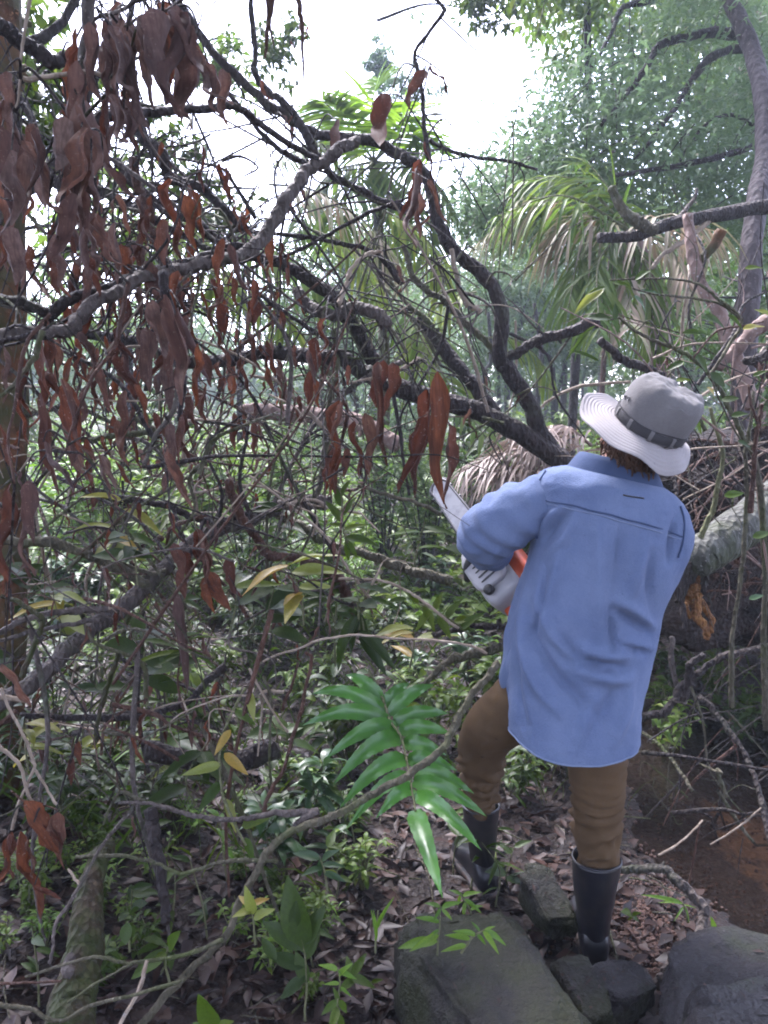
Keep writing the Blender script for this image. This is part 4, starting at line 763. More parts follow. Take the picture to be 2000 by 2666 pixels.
for (nm, lb, pr) in [
    ('stick', 'reddish broken branch with bent end above the green undergrowth, left of centre', [([(590, 1250), (608, 1300), (633, 1350), (684, 1422), (734, 1443), (798, 1465), (848, 1490), (886, 1528), (903, 1557), (910, 1600)], 2.5, 2.7, 22, 30, 'bark_red', 9)]),
    ('stick', 'straight grey brown branch sloping down right behind the chainsaw', [([(700, 1335), (739, 1351), (798, 1389), (853, 1414), (903, 1431), (1000, 1460), (1070, 1490), (1172, 1515)], 3.1, 3.2, 24, 30, 'bark_olive', 10)]),
    ('stick', 'thin straight pale stick crossing the undergrowth diagonally, left of the chainsaw', [([(650, 1240), (734, 1300), (840, 1389), (886, 1448), (924, 1503), (971, 1566)], 2.5, 2.5, 7, 9, 'bark_pale', 6)]),
    ('stick', 'slender tan stem arching right towards the hem of the blue shirt', [([(882, 1507), (988, 1511), (1051, 1536), (1114, 1574), (1194, 1633)], 2.5, 2.4, 7, 8, 'bark_pale', 6)]),
    ('stick', 'wavy thin orange twig arching over the undergrowth above the fern', [([(684, 1722), (720, 1705), (777, 1688), (815, 1670), (853, 1663), (920, 1654), (1009, 1659), (1114, 1667), (1220, 1680), (1270, 1702)], 2.2, 2.2, 6, 7, 'bark_pale', 6)]),
    ('stick', 'short dark branch pointing at the shirt at elbow height of the thicket', [([(1130, 1652), (1144, 1650), (1220, 1638), (1310, 1638)], 2.5, 2.5, 14, 16, 'bark_dark', 8)]),
    ('stick', 'dark curved branch ending at the left thigh of the person', [([(1050, 1830), (1114, 1777), (1177, 1722), (1220, 1705), (1300, 1690)], 2.45, 2.45, 14, 24, 'bark_olive', 9)]),
    ('stick', 'looping brown vine stem on the ground at the lower left', [([(720, 2242), (700, 2240), (612, 2240), (527, 2257), (468, 2278), (422, 2253), (380, 2240), (316, 2228), (198, 2228)], 1.82, 1.95, 11, 9, 'bark_olive', 7)]),
    ('stick', 'thin stick falling from the leaf litter down past the mossy root', [([(346, 2097), (295, 2164), (253, 2223), (211, 2304), (177, 2358), (143, 2413), (139, 2472), (131, 2506)], 1.95, 1.75, 9, 9, 'bark_grey', 7), ([(211, 2304), (190, 2275), (178, 2262)], 1.85, 1.87, 8, 6, 'bark_pale', 6)]),
    ('stick', 'bent tan twig lying low across the bottom left corner', [([(582, 2451), (506, 2481), (388, 2502), (329, 2506), (253, 2489), (169, 2514), (68, 2544)], 1.72, 1.72, 12, 7, 'bark_olive', 7), ([(388, 2502), (359, 2578), (304, 2690)], 1.70, 1.62, 10, 12, 'bark_pale', 7), ([(345, 2508), (250, 2560), (175, 2610)], 1.70, 1.66, 7, 6, 'bark_olive', 6)]),
    ('stick', 'forked tan root along the bottom edge of the leaf litter', [([(480, 2552), (464, 2557), (359, 2586), (253, 2612), (156, 2658), (84, 2628), (25, 2620), (-20, 2615)], 1.66, 1.62, 8, 13, 'bark_olive', 7)]),
    ('stick', 'straight red stem lying flat at the left bottom edge', [([(-30, 2562), (0, 2561), (90, 2560), (156, 2556)], 1.66, 1.66, 8, 6, 'bark_red', 6)]),
    ('stick', 'forked pale stick standing in the lower left corner above dead leaves', [([(0, 1790), (17, 1832), (55, 1907), (84, 1975), (91, 2004), (55, 2084), (30, 2160)], 1.9, 1.85, 8, 9, 'bark_pale', 7), ([(91, 2004), (120, 2050), (148, 2093)], 1.87, 1.87, 8, 7, 'bark_pale', 6)]),
    ('stick', 'thin pale twig slanting out of the left edge near the ground', [([(-30, 1910), (0, 1945), (50, 1990), (70, 2060), (85, 2090)], 1.8, 1.85, 12, 7, 'bark_pale', 6)]),
    ('stick', 'upright mossy stick in the left undergrowth below the long pole', [([(329, 1600), (312, 1701), (287, 1773), (270, 1819), (253, 1891), (249, 1935)], 2.35, 2.35, 14, 12, 'bark_moss', 7)]),
    ('stick', 'dark bare branch lying level in the left undergrowth', [([(60, 1858), (84, 1861), (253, 1865), (401, 1853), (485, 1827), (540, 1777), (580, 1740)], 2.4, 2.6, 16, 22, 'bark_dark', 8)]),
    ('stick', 'reddish upright stem left of the fern, taller one', [([(800, 1700), (812, 1720), (790, 1830), (765, 1900), (745, 1985), (700, 2070), (685, 2120)], 2.25, 2.1, 9, 12, 'bark_red', 7)]),
    ('stick', 'reddish upright stem left of the fern, shorter one', [([(775, 1730), (755, 1800), (735, 1850)], 2.3, 2.3, 8, 10, 'bark_red', 6)]),
    ('stick', 'thin crossing twigs standing left of the fern', [([(650, 1740), (680, 1800), (720, 1870), (750, 1910)], 2.2, 2.2, 7, 7, 'bark_pale', 6), ([(690, 1760), (705, 1830), (700, 1960), (706, 2050)], 2.2, 2.2, 9, 7, 'bark_olive', 6)]),
    ('stick', 'pale thin stick arching behind the hat towards the dark limb', [([(1400, 1065), (1440, 1040), (1500, 1010), (1570, 998), (1640, 996)], 3.3, 3.3, 8, 8, 'bark_pale', 7)]),
    ('stick', 'broken brown branch stub pointing up left just above the hat', [([(1562, 896), (1600, 915), (1640, 935), (1700, 968), (1760, 1010)], 2.9, 2.9, 22, 26, 'bark_dark', 10)]),
    ('stick', 'pale curving root across the upper left thicket', [([(215, 1060), (222, 1020), (250, 970), (290, 920), (330, 902), (380, 900), (430, 870), (470, 852)], 2.1, 2.2, 7, 7, 'bark_pale', 6)]),
    ('stick', 'thin pale twig lying level in the upper left thicket', [([(220, 1035), (300, 1045), (380, 1045), (450, 1035), (530, 1026)], 2.1, 2.1, 6, 5, 'bark_pale', 6)]),
    ('stick', 'olive branch lying level among dead leaves in the left thicket', [([(200, 1145), (260, 1140), (330, 1130), (400, 1125), (360, 1095), (335, 1085)], 2.3, 2.3, 17, 14, 'bark_olive', 9)]),
    ('stick', 'dark branch crossing behind the hanging leaves in the left thicket', [([(230, 1280), (320, 1300), (380, 1310), (440, 1318), (520, 1345), (620, 1350), (700, 1330)], 2.6, 2.7, 20, 16, 'bark_dark', 8)]),
    ('stick', 'thin pale stick in the ferny gap left of the chainsaw bar', [([(470, 1290), (560, 1275), (640, 1265), (700, 1275), (800, 1310), (900, 1330)], 2.7, 2.7, 7, 6, 'bark_pale', 6)]),
    ('stick', 'long thin branch pointing at the chainsaw bar tip', [([(930, 1265), (1010, 1288), (1080, 1310), (1150, 1340)], 2.6, 2.6, 10, 12, 'bark_olive', 7)]),
    ('stick', 'dark bent branch lying in the muddy pool right of the person', [([(1640, 1880), (1663, 1866), (1713, 1857), (1764, 1815), (1806, 1764), (1848, 1726), (1912, 1701), (2000, 1684), (2080, 1670)], 3.3, 3.2, 22, 16, 'bark_dark', 10), ([(1764, 1815), (1790, 1790), (1800, 1740), (1830, 1700)], 3.3, 3.2, 34, 16, 'bark_dark', 9)]),
    ('stick', 'short pale stick standing in the pool right of the shirt', [([(1751, 1660), (1756, 1743), (1768, 1806), (1775, 1830)], 3.3, 3.3, 14, 16, 'bark_grey', 8)]),
    ('stick', 'thin stick lying across the water right of the trousers', [([(1640, 1870), (1663, 1900), (1722, 1945), (1768, 2000), (1800, 2060)], 3.2, 2.9, 10, 9, 'bark_olive', 7)]),
    ('stick', 'dark thorny branch at the right edge over the orange water', [([(1819, 1810), (1882, 1878), (1924, 1933), (1958, 2000), (1975, 2038), (1992, 2135), (2010, 2220)], 2.9, 2.5, 14, 16, 'bark_dark', 8), ([(1975, 2038), (2010, 2010)], 2.6, 2.6, 6, 4, 'bark_dark', 5), ([(1985, 2100), (1940, 2140), (1880, 2180), (1850, 2200)], 2.6, 2.6, 6, 4, 'bark_pale', 5)]),
    ('stick', 'pale bent twig over the water beside the knee', [([(1830, 2135), (1800, 2170), (1760, 2200), (1715, 2225)], 2.5, 2.4, 5, 6, 'bark_pale', 6)]),
    ('vine', 'upright brown stem at the right edge in front of the log', [([(1965, 1020), (1955, 1100), (1945, 1200), (1941, 1300), (1937, 1426), (1924, 1553), (1907, 1680), (1903, 1840)], 2.7, 2.8, 9, 14, 'bark_olive', 8)]),
    ('vine', 'thin pale stem leaning left of the upright one at the right edge', [([(1850, 1060), (1880, 1180), (1870, 1280), (1850, 1340), (1825, 1400)], 2.8, 2.9, 10, 16, 'bark_green', 8)]),
    ('vine', 'brown forked stem rising past the leaves at the far right edge', [([(1985, 1050), (1975, 1100), (1962, 1180), (1960, 1250), (1955, 1330)], 2.6, 2.7, 12, 14, 'bark_red', 8), ([(1975, 1100), (1955, 1050), (1950, 1000)], 2.6, 2.6, 9, 5, 'bark_red', 6)]),
    ('root', 'curved grey root looping round the reddish gravel beside the boot', [([(1595, 2262), (1680, 2258), (1743, 2272), (1785, 2299), (1815, 2337), (1832, 2388), (1827, 2430), (1785, 2470), (1743, 2515), (1720, 2560)], 2.45, 2.14, 20, 32, 'bark_grey', 12, .05)])]:
    stick(nm, lb, {'stick': 'stick', 'vine': 'vine', 'root': 'root'}[nm], pr)
# dead leaves on the low pole and the sprig at the lower left
ds = thing('dead_sprig', 'reddish dead leaf sprig hanging below the middle of the long pole', 'leaves', at(470, 1400, 2.35))
branch(ds, 'stem', [(440, 1340), (455, 1380), (480, 1410), (520, 1440), (560, 1480)], 2.3, 2.3, 6, 4, 'bark_red', 6)
for q in [(460, 1415, 498, 1555), (500, 1378, 545, 1530), (540, 1490, 588, 1600), (590, 1455, 632, 1555), (528, 1505, 562, 1598), (470, 1435, 492, 1550), (515, 1420, 560, 1540)]: hang(ds, *q, 2.28, DRED, 1.25, .4)
ds = thing('dead_sprig', 'large curled brown dead leaves drooping from a pale stick, lower left corner', 'leaves', at(60, 2080, 1.86))
branch(ds, 'stem', [(30, 2060), (60, 2085), (100, 2092), (150, 2110)], 1.85, 1.85, 6, 4, 'bark_red', 6)
for q in [(60, 2088, 150, 2225), (95, 2088, 146, 2215), (150, 2115, 168, 2265), (30, 2165, 8, 2315), (45, 2165, 62, 2365), (72, 2185, 92, 2290), (90, 2305, 165, 2345), (140, 2120, 190, 2230), (20, 2170, 30, 2290)]: hang(ds, *q, rnd.uniform(1.78, 1.85), DRED, 1.4, .3)
ds = thing('dry_leaf_strip', 'long dry tan leaf strip hanging in the left undergrowth', 'leaf', at(464, 1540, 2.3)); put('dead_leaf', DEAD[2], at(464, 1540, 2.3), at(487, 1805, 2.25), -_f, ds, .55)

# --- brush: dead twigs and clinging leaves filling the left thicket
def brush(label, n, x0, x1, y0, y1, d0, d1, nleaf, mats=('bark_dark', 'bark_olive', 'bark_red', 'bark_pale', 'bark_grey')):
    th = thing('brush_pile', label, 'brush', G((x0+x1)/2, max(y1, 1500))[0])
    for k in range(n):
        a = at(rnd.uniform(x0, x1), rnd.uniform(y0, y1), rnd.uniform(d0, d1)); v = np.array((rnd.uniform(-1, 1), rnd.uniform(-.35, .35), rnd.gauss(0, .75))); L = rnd.uniform(.15, .75); g0 = float(H(a[0], a[1]))+.03
        C = cr([a, a+v*L*.35+rdir()*.03+np.array((0, 0, rnd.uniform(-.02, .04))), a+v*L*.7+rdir()*.05, a+v*L+rdir()*.05-np.array((0, 0, rnd.uniform(0, .08)))], 4); C[:, 2] = np.maximum(C[:, 2], g0)
        X, Y, _ = proj(C)
        if 1180 < X.max() and X.min() < 1640 and Y.min() > 1250: continue
        if ((X > 740)&(X < 1320)&(Y > 1690)&(Y < 2380)).any(): continue
        r0 = rnd.choice((.0022, .003, .003, .004, .006, .009)); b = MB(); b.tube(C, np.linspace(r0, r0*.4, len(C)), 6 if r0 > .004 else 5, rough=.12, cap=False); obj('twig', b, MAT[rnd.choice(mats)], th); LIMB.setdefault(th.name, []).append((C, np.full(len(C), r0)))
    for k in range(nleaf):
        C, _ = rnd.choice(LIMB[th.name]); X, Y, d = proj(C[rnd.randrange(len(C))]); L = rnd.uniform(.05, .11)*FPX/d; hang(th, X, Y, X+rnd.uniform(-.4, .4)*L, Y+L*rnd.uniform(.6, 1), d, rnd.choice((DRED, DEAD)), 1.1, .0)
brush('tangle of thin dead twigs and brown leaves in the left thicket above the long pole', 230, 40, 900, 950, 1450, 2.1, 3.6, 120)
brush('tangle of dead sticks in the dark undergrowth below the long pole', 230, 20, 1050, 1450, 2050, 2.0, 3.0, 110)
brush('bare twig tangle hanging in the upper left behind the big dead leaves', 110, 20, 760, 250, 800, 2.3, 3.4, 70, ('bark_dark', 'bark_dark', 'bark_grey', 'bark_olive'))
brush('thin twigs and broken stems round the fork of the fallen tree', 60, 800, 1350, 600, 1150, 2.9, 3.8, 12, ('bark_dark', 'bark_olive', 'bark_pale'))
brush('tangle of thin stems and roots right of the hat', 70, 1700, 2010, 850, 1300, 2.7, 3.6, 20, ('bark_dark', 'bark_olive', 'bark_pink', 'bark_pale'))
# ------------------------------------------------------------------ the large fern frond left of the person
fern = thing('fern', 'large glossy green fern frond with long toothed leaflets beside the left leg', 'fern', at(975, 1770, 2.45))
FR = [(960, 1740), (985, 1790), (1003, 1838), (1020, 1880), (1045, 1920), (1060, 1975), (1070, 2020), (1077, 2070), (1080, 2112)]
branch(fern, 'rachis', FR, 2.36, 1.99, 8, 5, 'bark_green', 7, .03, knots=False)
fd = lambda y: 2.36-(y-1760)/350*.36
for i, (a, b_, w_) in enumerate([((1000, 1835), (900, 1757), 40), ((1005, 1853), (812, 1806), 40), ((1017, 1878), (788, 1888), 46), ((1034, 1892), (846, 1978), 46), ((1044, 1922), (866, 2044), 48), ((1060, 1976), (884, 2104), 46), ((1067, 2021), (902, 2158), 40), ((1075, 2052), (980, 2130), 40),
          ((1000, 1836), (1066, 1778), 34), ((1013, 1857), (1130, 1782), 38), ((1025, 1878), (1170, 1858), 42), ((1038, 1900), (1175, 1910), 42), ((1050, 1934), (1162, 1966), 42), ((1062, 1976), (1190, 2006), 42), ((1074, 2002), (1234, 2066), 44), ((1076, 2034), (1268, 2126), 44), ((1081, 2068), (1256, 2216), 44), ((1078, 2110), (1153, 2340), 50), ((985, 1800), (930, 1755), 30)]):
    B = at(*a, fd(a[1])); L = math.dist(a, b_)*fd(a[1])/FPX; Tp = at(*b_, fd(b_[1])-.02+.10*(i < 8)*0)
    v = Tp-B; L = np.linalg.norm(v); v /= L; up = np.array((0, -.92, .42)); side = np.cross(up, v); side /= np.linalg.norm(side); nn = np.cross(v, side); m_ = MB(); g = []; nl = 22; wd = .98*w_*fd(a[1])/FPX
    for k in range(nl+1):
        t = k/nl; w0 = wd*.5*max(.02, (.55+.45*min(1, t/.15))*(1-t**2.6))*(1+.10*(k % 2)); arch = .06*math.sin(math.pi*t)*L; bow = (.13 if i < 8 else .09 if i < 17 else .02)*math.sin(math.pi*t)*L; row = []
        for j in range(5):
            u = -1+j/2; row.append(B+v*L*t+_u*bow+side*w0*u+nn*(arch+abs(u)*w0*.35+.003*math.sin(t*17+i)*abs(u)))
        g.append(row)
    m_.loft(np.array(g), closed=False); obj('leaflet', m_, MAT['fern'], fern)
# ------------------------------------------------------------------ palm fronds
def frond(parent, P, L, W, n, mat_, rmat, droop, rr=.008, hangdn=.6, spread=1., seg=4, joined=None, name='rachis', jit=.15, fwd=.5):
    """rachis through P with n leaflets a side; leaflets are objects unless joined"""
    C = cr(P, 8); b = MB(); b.tube(C, np.linspace(rr, rr*.3, len(C)), 7); ra = obj(name, b, MAT[rmat], parent)
    Tn = np.gradient(C, axis=0); Tn /= np.linalg.norm(Tn, axis=1)[:, None]; ts = np.linspace(.12, .985, n); PP, DD, LL, NN = [], [], [], []
    for t in ts:
        f = t*(len(C)-1); i = int(f); p = C[i]+(C[min(i+1, len(C)-1)]-C[i])*(f-i); tn = Tn[i]; up = np.array((0, 0, 1.)); s = np.cross(tn, up)
        if np.linalg.norm(s) < .2: s = np.cross(tn, np.array((0, -1., .2)))
        s /= np.linalg.norm(s); u2 = np.cross(s, tn)
        for sg in (-1, 1):
            PP.append(p); dv = s*sg*spread+tn*(fwd+.5*t)+u2*.12+np.array([rnd.uniform(-jit, jit) for _ in range(3)])-up*hangdn; DD.append(dv); LL.append(L*(math.sin(math.pi*(.12+.80*t))**.7)*rnd.uniform(.85, 1.1)); NN.append(u2+np.array((.01, 0, .02)))
    PP, DD, LL, NN = map(np.array, (PP, DD, LL, NN))
    if joined:
        b = MB(); b.strips(PP, DD, NN, LL, W, droop, seg); obj(joined, b, MAT[mat_], ra, kind='stuff')
    else:
        for k in range(len(PP)):
            b = MB(); b.strips(PP[k:k+1], DD[k:k+1], NN[k:k+1], LL[k:k+1], W*rnd.uniform(.8, 1.15), droop, seg); obj('leaflet', b, MAT[mat_], ra if parent is not None else None, loc=PP[k])
    return ra
# young palm with bright fronds in the middle distance
pc = at(975, 420, 6.5); pb = np.array((pc[0], pc[1], H(pc[0], pc[1])))
palm = thing('palm_tree', 'young palm with bright yellow green upright fronds against the white sky', 'palm', pb)
b = MB(); b.tube(cr([pb, (pb+pc)/2+np.array((.08, 0, 0)), pc], 8), np.linspace(.07, .035, 17), 12, rough=.05); obj('trunk', b, MAT['bark_olive'], palm)
for tip, mid, mt, dr in (((985, 205), (965, 300), 'palm_bright', .10), ((840, 262), (900, 320), 'palm_green', .25), ((1100, 270), (1050, 310), 'palm_bright', .15), ((1135, 400), (1060, 350), 'palm_bright', .2), ((720, 420), (850, 360), 'palm_green', .4), ((1190, 560), (1090, 440), 'palm_green', .5), ((860, 640), (900, 500), 'palm_green', .6), ((1010, 700), (1010, 520), 'palm_green', .6), ((760, 620), (850, 460), 'palm_green', .6), ((1120, 680), (1070, 520), 'palm_green', .6)):
    P = [pc, at(*mid, 6.4+rnd.uniform(-.4, .3)), at(*tip, 6.3+rnd.uniform(-.8, .5))]; frond(palm, P, .48, .030, 34, mt, 'bark_green', dr+.15, .012, .15 if dr < .3 else .55, fwd=.15)
# drooping palm with dry hanging leaflets right of centre
pc = at(1640, 600, 5.0); pb = np.array((at(1712, 900, 5.0)[0], pc[1], 0)); pb[2] = H(pb[0], pb[1])
palm2 = thing('palm_tree', 'palm with drooping half dry fronds and a pinkish trunk behind the hat', 'palm', pb)
b = MB(); b.tube(cr([pb, at(1718, 950, 5.0), at(1700, 760, 5.0), pc], 8), np.linspace(.075, .05, 25), 14, rough=.06); obj('trunk', b, MAT['bark_pink'], palm2)
for tip, mid, mt, dr in (((1235, 640), (1400, 520), 'palm_dry', 1.3), ((1300, 560), (1470, 510), 'palm_green', 1.2), ((1420, 640), (1500, 560), 'palm_dry', 1.2), ((1560, 860), (1560, 680), 'palm_green', .9), ((1700, 900), (1690, 720), 'palm_green', .9), ((1800, 760), (1740, 640), 'palm_dry', 1.0), ((1480, 800), (1520, 640), 'palm_green', .9), ((1530, 420), (1590, 500), 'palm_green', .4), ((1880, 640), (1760, 560), 'palm_dry', 1.1), ((1360, 470), (1500, 470), 'palm_green', 1.0), ((1640, 860), (1640, 700), 'palm_dry', .8)):
    P = [pc, at(*mid, 4.9+rnd.uniform(-.4, .4)), at(*tip, 4.8+rnd.uniform(-.5, .5))]; frond(palm2, P, .50, .024, 24, mt, 'bark_green', dr, .010, .55, spread=.6, jit=.45)
# single fronds
for pts, d_, lb in (([(980, 540), (1060, 580), (1130, 650), (1160, 760)], 4.4, 'lime green frond hanging between the forked limb and the arching limb'), ([(540, 700), (640, 740), (720, 800), (770, 880)], 4.2, 'lime green frond drooping behind the red leaves left of centre'), ([(820, 600), (900, 640), (960, 720), (990, 830)], 4.8, 'lime green frond hanging behind the sawn grey stub'), ([(1240, 760), (1160, 780), (1100, 850), (1080, 940)], 4.5, 'lime green frond drooping left behind the arching limb'), ([(430, 560), (500, 600), (560, 680), (580, 780)], 4.6, 'lime green frond behind the dark limbs at the upper left'), ([(1250, 880), (1330, 880), (1400, 930), (1440, 1010)], 5.5, 'lime green frond in the bright gap left of the hat')):
    pf = thing('palm_frond', lb, 'palm frond', at(*pts[0], d_)); frond(pf, px(pts, d_, d_-.2), .36, .030, 16, 'palm_lime', 'bark_green', 1.0, .007, .7, jit=.3)
pf = thing('palm_frond', 'green palm frond with yellow green midrib slanting down behind the fallen trunk', 'palm frond', at(996, 745, 3.7))
frond(pf, px([(990, 735), (1042, 793), (1072, 836), (1106, 895), (1148, 966), (1190, 1034), (1262, 1135)], 3.8, 3.4), .34, .030, 20, 'palm_green', 'bark_green', .35, .008, .25)
pf = thing('palm_frond', 'yellow green palm frond hanging from the limbs left of centre', 'palm frond', at(640, 560, 4.2))
frond(pf, px([(560, 560), (650, 610), (740, 660), (820, 720), (880, 800)], 4.3, 4.1), .42, .032, 20, 'palm_green', 'bark_green', 1.1, .008, .7)
pf = thing('palm_frond', 'pale drooping frond behind the forked limbs at the upper centre', 'palm frond', at(800, 470, 4.5))
frond(pf, px([(700, 480), (800, 490), (900, 540), (990, 620), (1040, 720)], 4.6, 4.4), .42, .028, 22, 'palm_dry', 'bark_green', 1.2, .008, .7)
for i, (pts, lb) in enumerate([([(1560, 1290), (1500, 1200), (1430, 1130), (1330, 1110)], 'dead grey palm frond collapsed in a heap behind the left shoulder, nearest the hat'), ([(1520, 1330), (1440, 1260), (1360, 1220), (1270, 1230)], 'dead grey palm frond drooping over the heap, just above the left shoulder'), ([(1480, 1200), (1400, 1170), (1300, 1180), (1200, 1230)], 'dead pinkish palm frond spread left of the fork of the fallen tree'), ([(1540, 1160), (1490, 1120), (1440, 1110), (1380, 1135)], 'small dead palm frond on top of the heap below the hat brim')]):
    pf = thing('palm_frond', lb, 'palm frond', at(*pts[0], 3.9)); frond(pf, px(pts, 3.9, 3.6+.1*i), .40, .014, 44, 'palm_dead', 'bark_pink', .8, .009, .5, jit=.5)
# ------------------------------------------------------------------ leafy sapling twigs at the right
sp = thing('sapling', 'leafy sapling with arching twigs and scattered green and yellow leaves, right of the hat', 'sapling', G(1990, 1900)[0])
branch(sp, 'stem', [(1995, 1900), (1990, 1500), (1975, 1250), (1950, 1150), (1890, 1040), (1849, 979), (1806, 933), (1756, 907), (1697, 882), (1650, 857), (1612, 831), (1590, 835)], 2.9, 2.55, 18, 6, 'bark_olive', 8)
branch(sp, 'twig', [(1849, 979), (1900, 900), (1933, 836), (1870, 781), (1827, 743), (1785, 730), (1722, 726), (1650, 726), (1587, 731)], 2.6, 2.5, 9, 5, 'bark_olive', 6)
branch(sp, 'twig', [(1933, 836), (1870, 790), (1764, 772), (1700, 764), (1646, 751)], 2.6, 2.5, 8, 5, 'bark_olive', 6)
branch(sp, 'twig', [(1806, 933), (1830, 900), (1870, 862), (1930, 850), (1990, 838)], 2.6, 2.55, 6, 5, 'bark_red', 6)
branch(sp, 'twig', [(1756, 907), (1720, 870), (1690, 835), (1670, 850), (1655, 862)], 2.6, 2.55, 6, 4, 'bark_olive', 6)
branch(sp, 'twig', [(1849, 979), (1880, 1060), (1930, 1150), (1960, 1180)], 2.55, 2.5, 6, 5, 'bark_olive', 6)
for (x0, y0, x1, y1, lb_, w_) in [(1654, 730, 1694, 694, LG, .9), (1595, 735, 1644, 740, LG, 1), (1572, 750, 1496, 800, LY, .9), (1578, 748, 1530, 758, LG, .8), (1590, 830, 1532, 822, LO, .9), (1600, 832, 1606, 790, LD, 1.2), (1777, 868, 1855, 860, LG, .8), (1834, 819, 1893, 846, LD, .9), (1895, 819, 1935, 848, LG, 1), (2010, 826, 1972, 800, LY, 1.2), (1934, 858, 1994, 838, LY, .8), (1815, 922, 1846, 966, LD, 1.1), (1780, 942, 1734, 958, LD, 1.2), (1850, 970, 1890, 1004, LO, 1.1), (1840, 1010, 1872, 1030, LY, 1.2), (1802, 1050, 1858, 1046, LD, 1.2), (1878, 1042, 1924, 1034, LO, 1.0), (1798, 1078, 1834, 1128, LG, 1.0), (1905, 1085, 1948, 1070, LD, 1.2), (1920, 1148, 1958, 1160, LD, 1.2), (1886, 1292, 1940, 1278, LG, 1.1), (1560, 940, 1480, 900, LP, .7), (1545, 850, 1470, 930, LP, .5), (1550, 848, 1500, 880, LP, .6), (1690, 985, 1735, 1005, LG, 1.1), (1760, 990, 1800, 985, LG, 1.1), (1960, 980, 2000, 960, LG, 1), (1940, 700, 1990, 690, LG, 1), (1650, 770, 1690, 800, LW, 1), (1660, 760, 1720, 755, LW, .9), (1960, 1400, 2010, 1380, LG, 1), (1950, 1560, 1990, 1545, LW, 1)]:
    d_ = 2.52+rnd.uniform(-.06, .06); put('leaf', rnd.choice(lb_), at(x0, y0, d_), at(x1, y1, d_+rnd.uniform(-.02, .02)), np.array((rnd.uniform(-.3, .3), -.7, .7)), sp, w_)
# leafy stems in the middle undergrowth: yellow green vine and broad leaf stems
yv = thing('vine', 'yellow green vine with long leaves climbing through the left undergrowth', 'vine', at(640, 2210, 2.1))
branch(yv, 'stem', [(640, 1790), (600, 1860), (575, 1930), (572, 2000), (578, 2060), (600, 2120), (640, 2200)], 2.15, 2.05, 7, 7, 'bark_green', 6)
for q in [(575, 1990, 482, 2010), (577, 2035, 515, 2110), (585, 1960, 640, 2010), (590, 2080, 612, 2160), (600, 1900, 560, 1960), (612, 1850, 660, 1880), (630, 2150, 690, 2130), (640, 2180, 660, 2240), (650, 1800, 660, 1870)]:
    put('leaf', rnd.choice((LY+LG)), at(q[0], q[1], 2.1), at(q[2], q[3], 2.06), np.array((.1, -.8, .6)), yv, .9)
def leafy(name, label, cat, stem, d, leaves, lib_, m_='bark_green', w=.9, group=None, w0=7):
    th = thing(name, label, cat, px(stem, d)[0], group); branch(th, 'stem', stem, d, d, w0, 4, m_, 6)
    for q in leaves: put('leaf', rnd.choice(lib_), at(q[0], q[1], d), at(q[2], q[3], d+rnd.uniform(-.05, .03)), np.array((rnd.uniform(-.3, .3), -.6, .8)), th, w)
    return th
leafy('plant', 'upright green plant with overlapping broad leaves left of the chainsaw', 'plant', [(905, 1420), (895, 1380), (890, 1320), (885, 1270)], 2.6, [(892, 1360, 850, 1300), (892, 1340, 925, 1290), (890, 1320, 870, 1262), (895, 1380, 950, 1360), (898, 1400, 985, 1408), (898, 1405, 935, 1450), (895, 1370, 860, 1360), (900, 1415, 910, 1460), (888, 1290, 905, 1250)], LG, w0=8)
leafy('plant', 'drooping deep green lance leaves in the middle undergrowth, above the wavy twig', 'plant', [(935, 1640), (935, 1600), (930, 1570)], 2.4, [(935, 1600, 905, 1700), (935, 1600, 850, 1740), (930, 1590, 960, 1670), (935, 1640, 1035, 1730), (935, 1650, 1010, 1750), (930, 1580, 975, 1560)], LD, w=.7)
leafy('plant', 'leafy stem with oval leaves in front of the hem of the shirt', 'plant', [(1230, 1660), (1180, 1620), (1130, 1590), (1080, 1570)], 2.45, [(1090, 1572, 1060, 1540), (1100, 1580, 1140, 1640), (1130, 1590, 1150, 1540), (1140, 1600, 1175, 1660), (1160, 1610, 1195, 1560), (1180, 1620, 1240, 1600), (1190, 1630, 1240, 1640), (1060, 1560, 1010, 1560), (1120, 1590, 1080, 1640), (1200, 1640, 1250, 1590)], LG, w=1)
leafy('plant', 'dark green broad leaf plant at the bottom, left of the boulder', 'plant', [(795, 2660), (800, 2560), (790, 2460), (760, 2400)], 1.75, [(795, 2480, 745, 2300), (790, 2460, 840, 2360), (790, 2470, 690, 2400), (795, 2500, 830, 2420), (770, 2420, 720, 2370), (790, 2520, 700, 2480), (795, 2540, 730, 2600), (800, 2560, 770, 2480), (765, 2420, 770, 2350), (720, 2500, 680, 2440)], LO, w=.75)
leafy('plant', 'yellow leaved small plant beside the forked stick', 'plant', [(665, 2460), (660, 2400), (650, 2350)], 1.78, [(655, 2360, 620, 2330), (655, 2355, 700, 2335), (655, 2370, 610, 2380), (660, 2390, 705, 2365), (660, 2380, 640, 2320)], LY, w=1.1)
leafy('plant', 'bright narrow leaved sprout in front of the boulder, left side', 'plant', [(1140, 2490), (1145, 2420), (1148, 2360)], 1.98, [(1148, 2362, 1105, 2345), (1148, 2362, 1130, 2400), (1150, 2365, 1180, 2395), (1150, 2362, 1190, 2345), (1145, 2400, 1090, 2385), (1145, 2420, 1110, 2440), (1145, 2430, 1070, 2470), (1140, 2450, 1030, 2460)], LB, w=.8)
leafy('plant', 'bright narrow leaved sprout leaning over the top of the boulder', 'plant', [(1200, 2480), (1230, 2440), (1260, 2420)], 1.95, [(1260, 2420, 1325, 2455), (1258, 2422, 1300, 2475), (1250, 2425, 1230, 2400), (1240, 2435, 1190, 2420), (1225, 2445, 1170, 2430), (1262, 2420, 1290, 2410), (1240, 2430, 1270, 2460), (1215, 2460, 1160, 2470)], LB, w=.8)
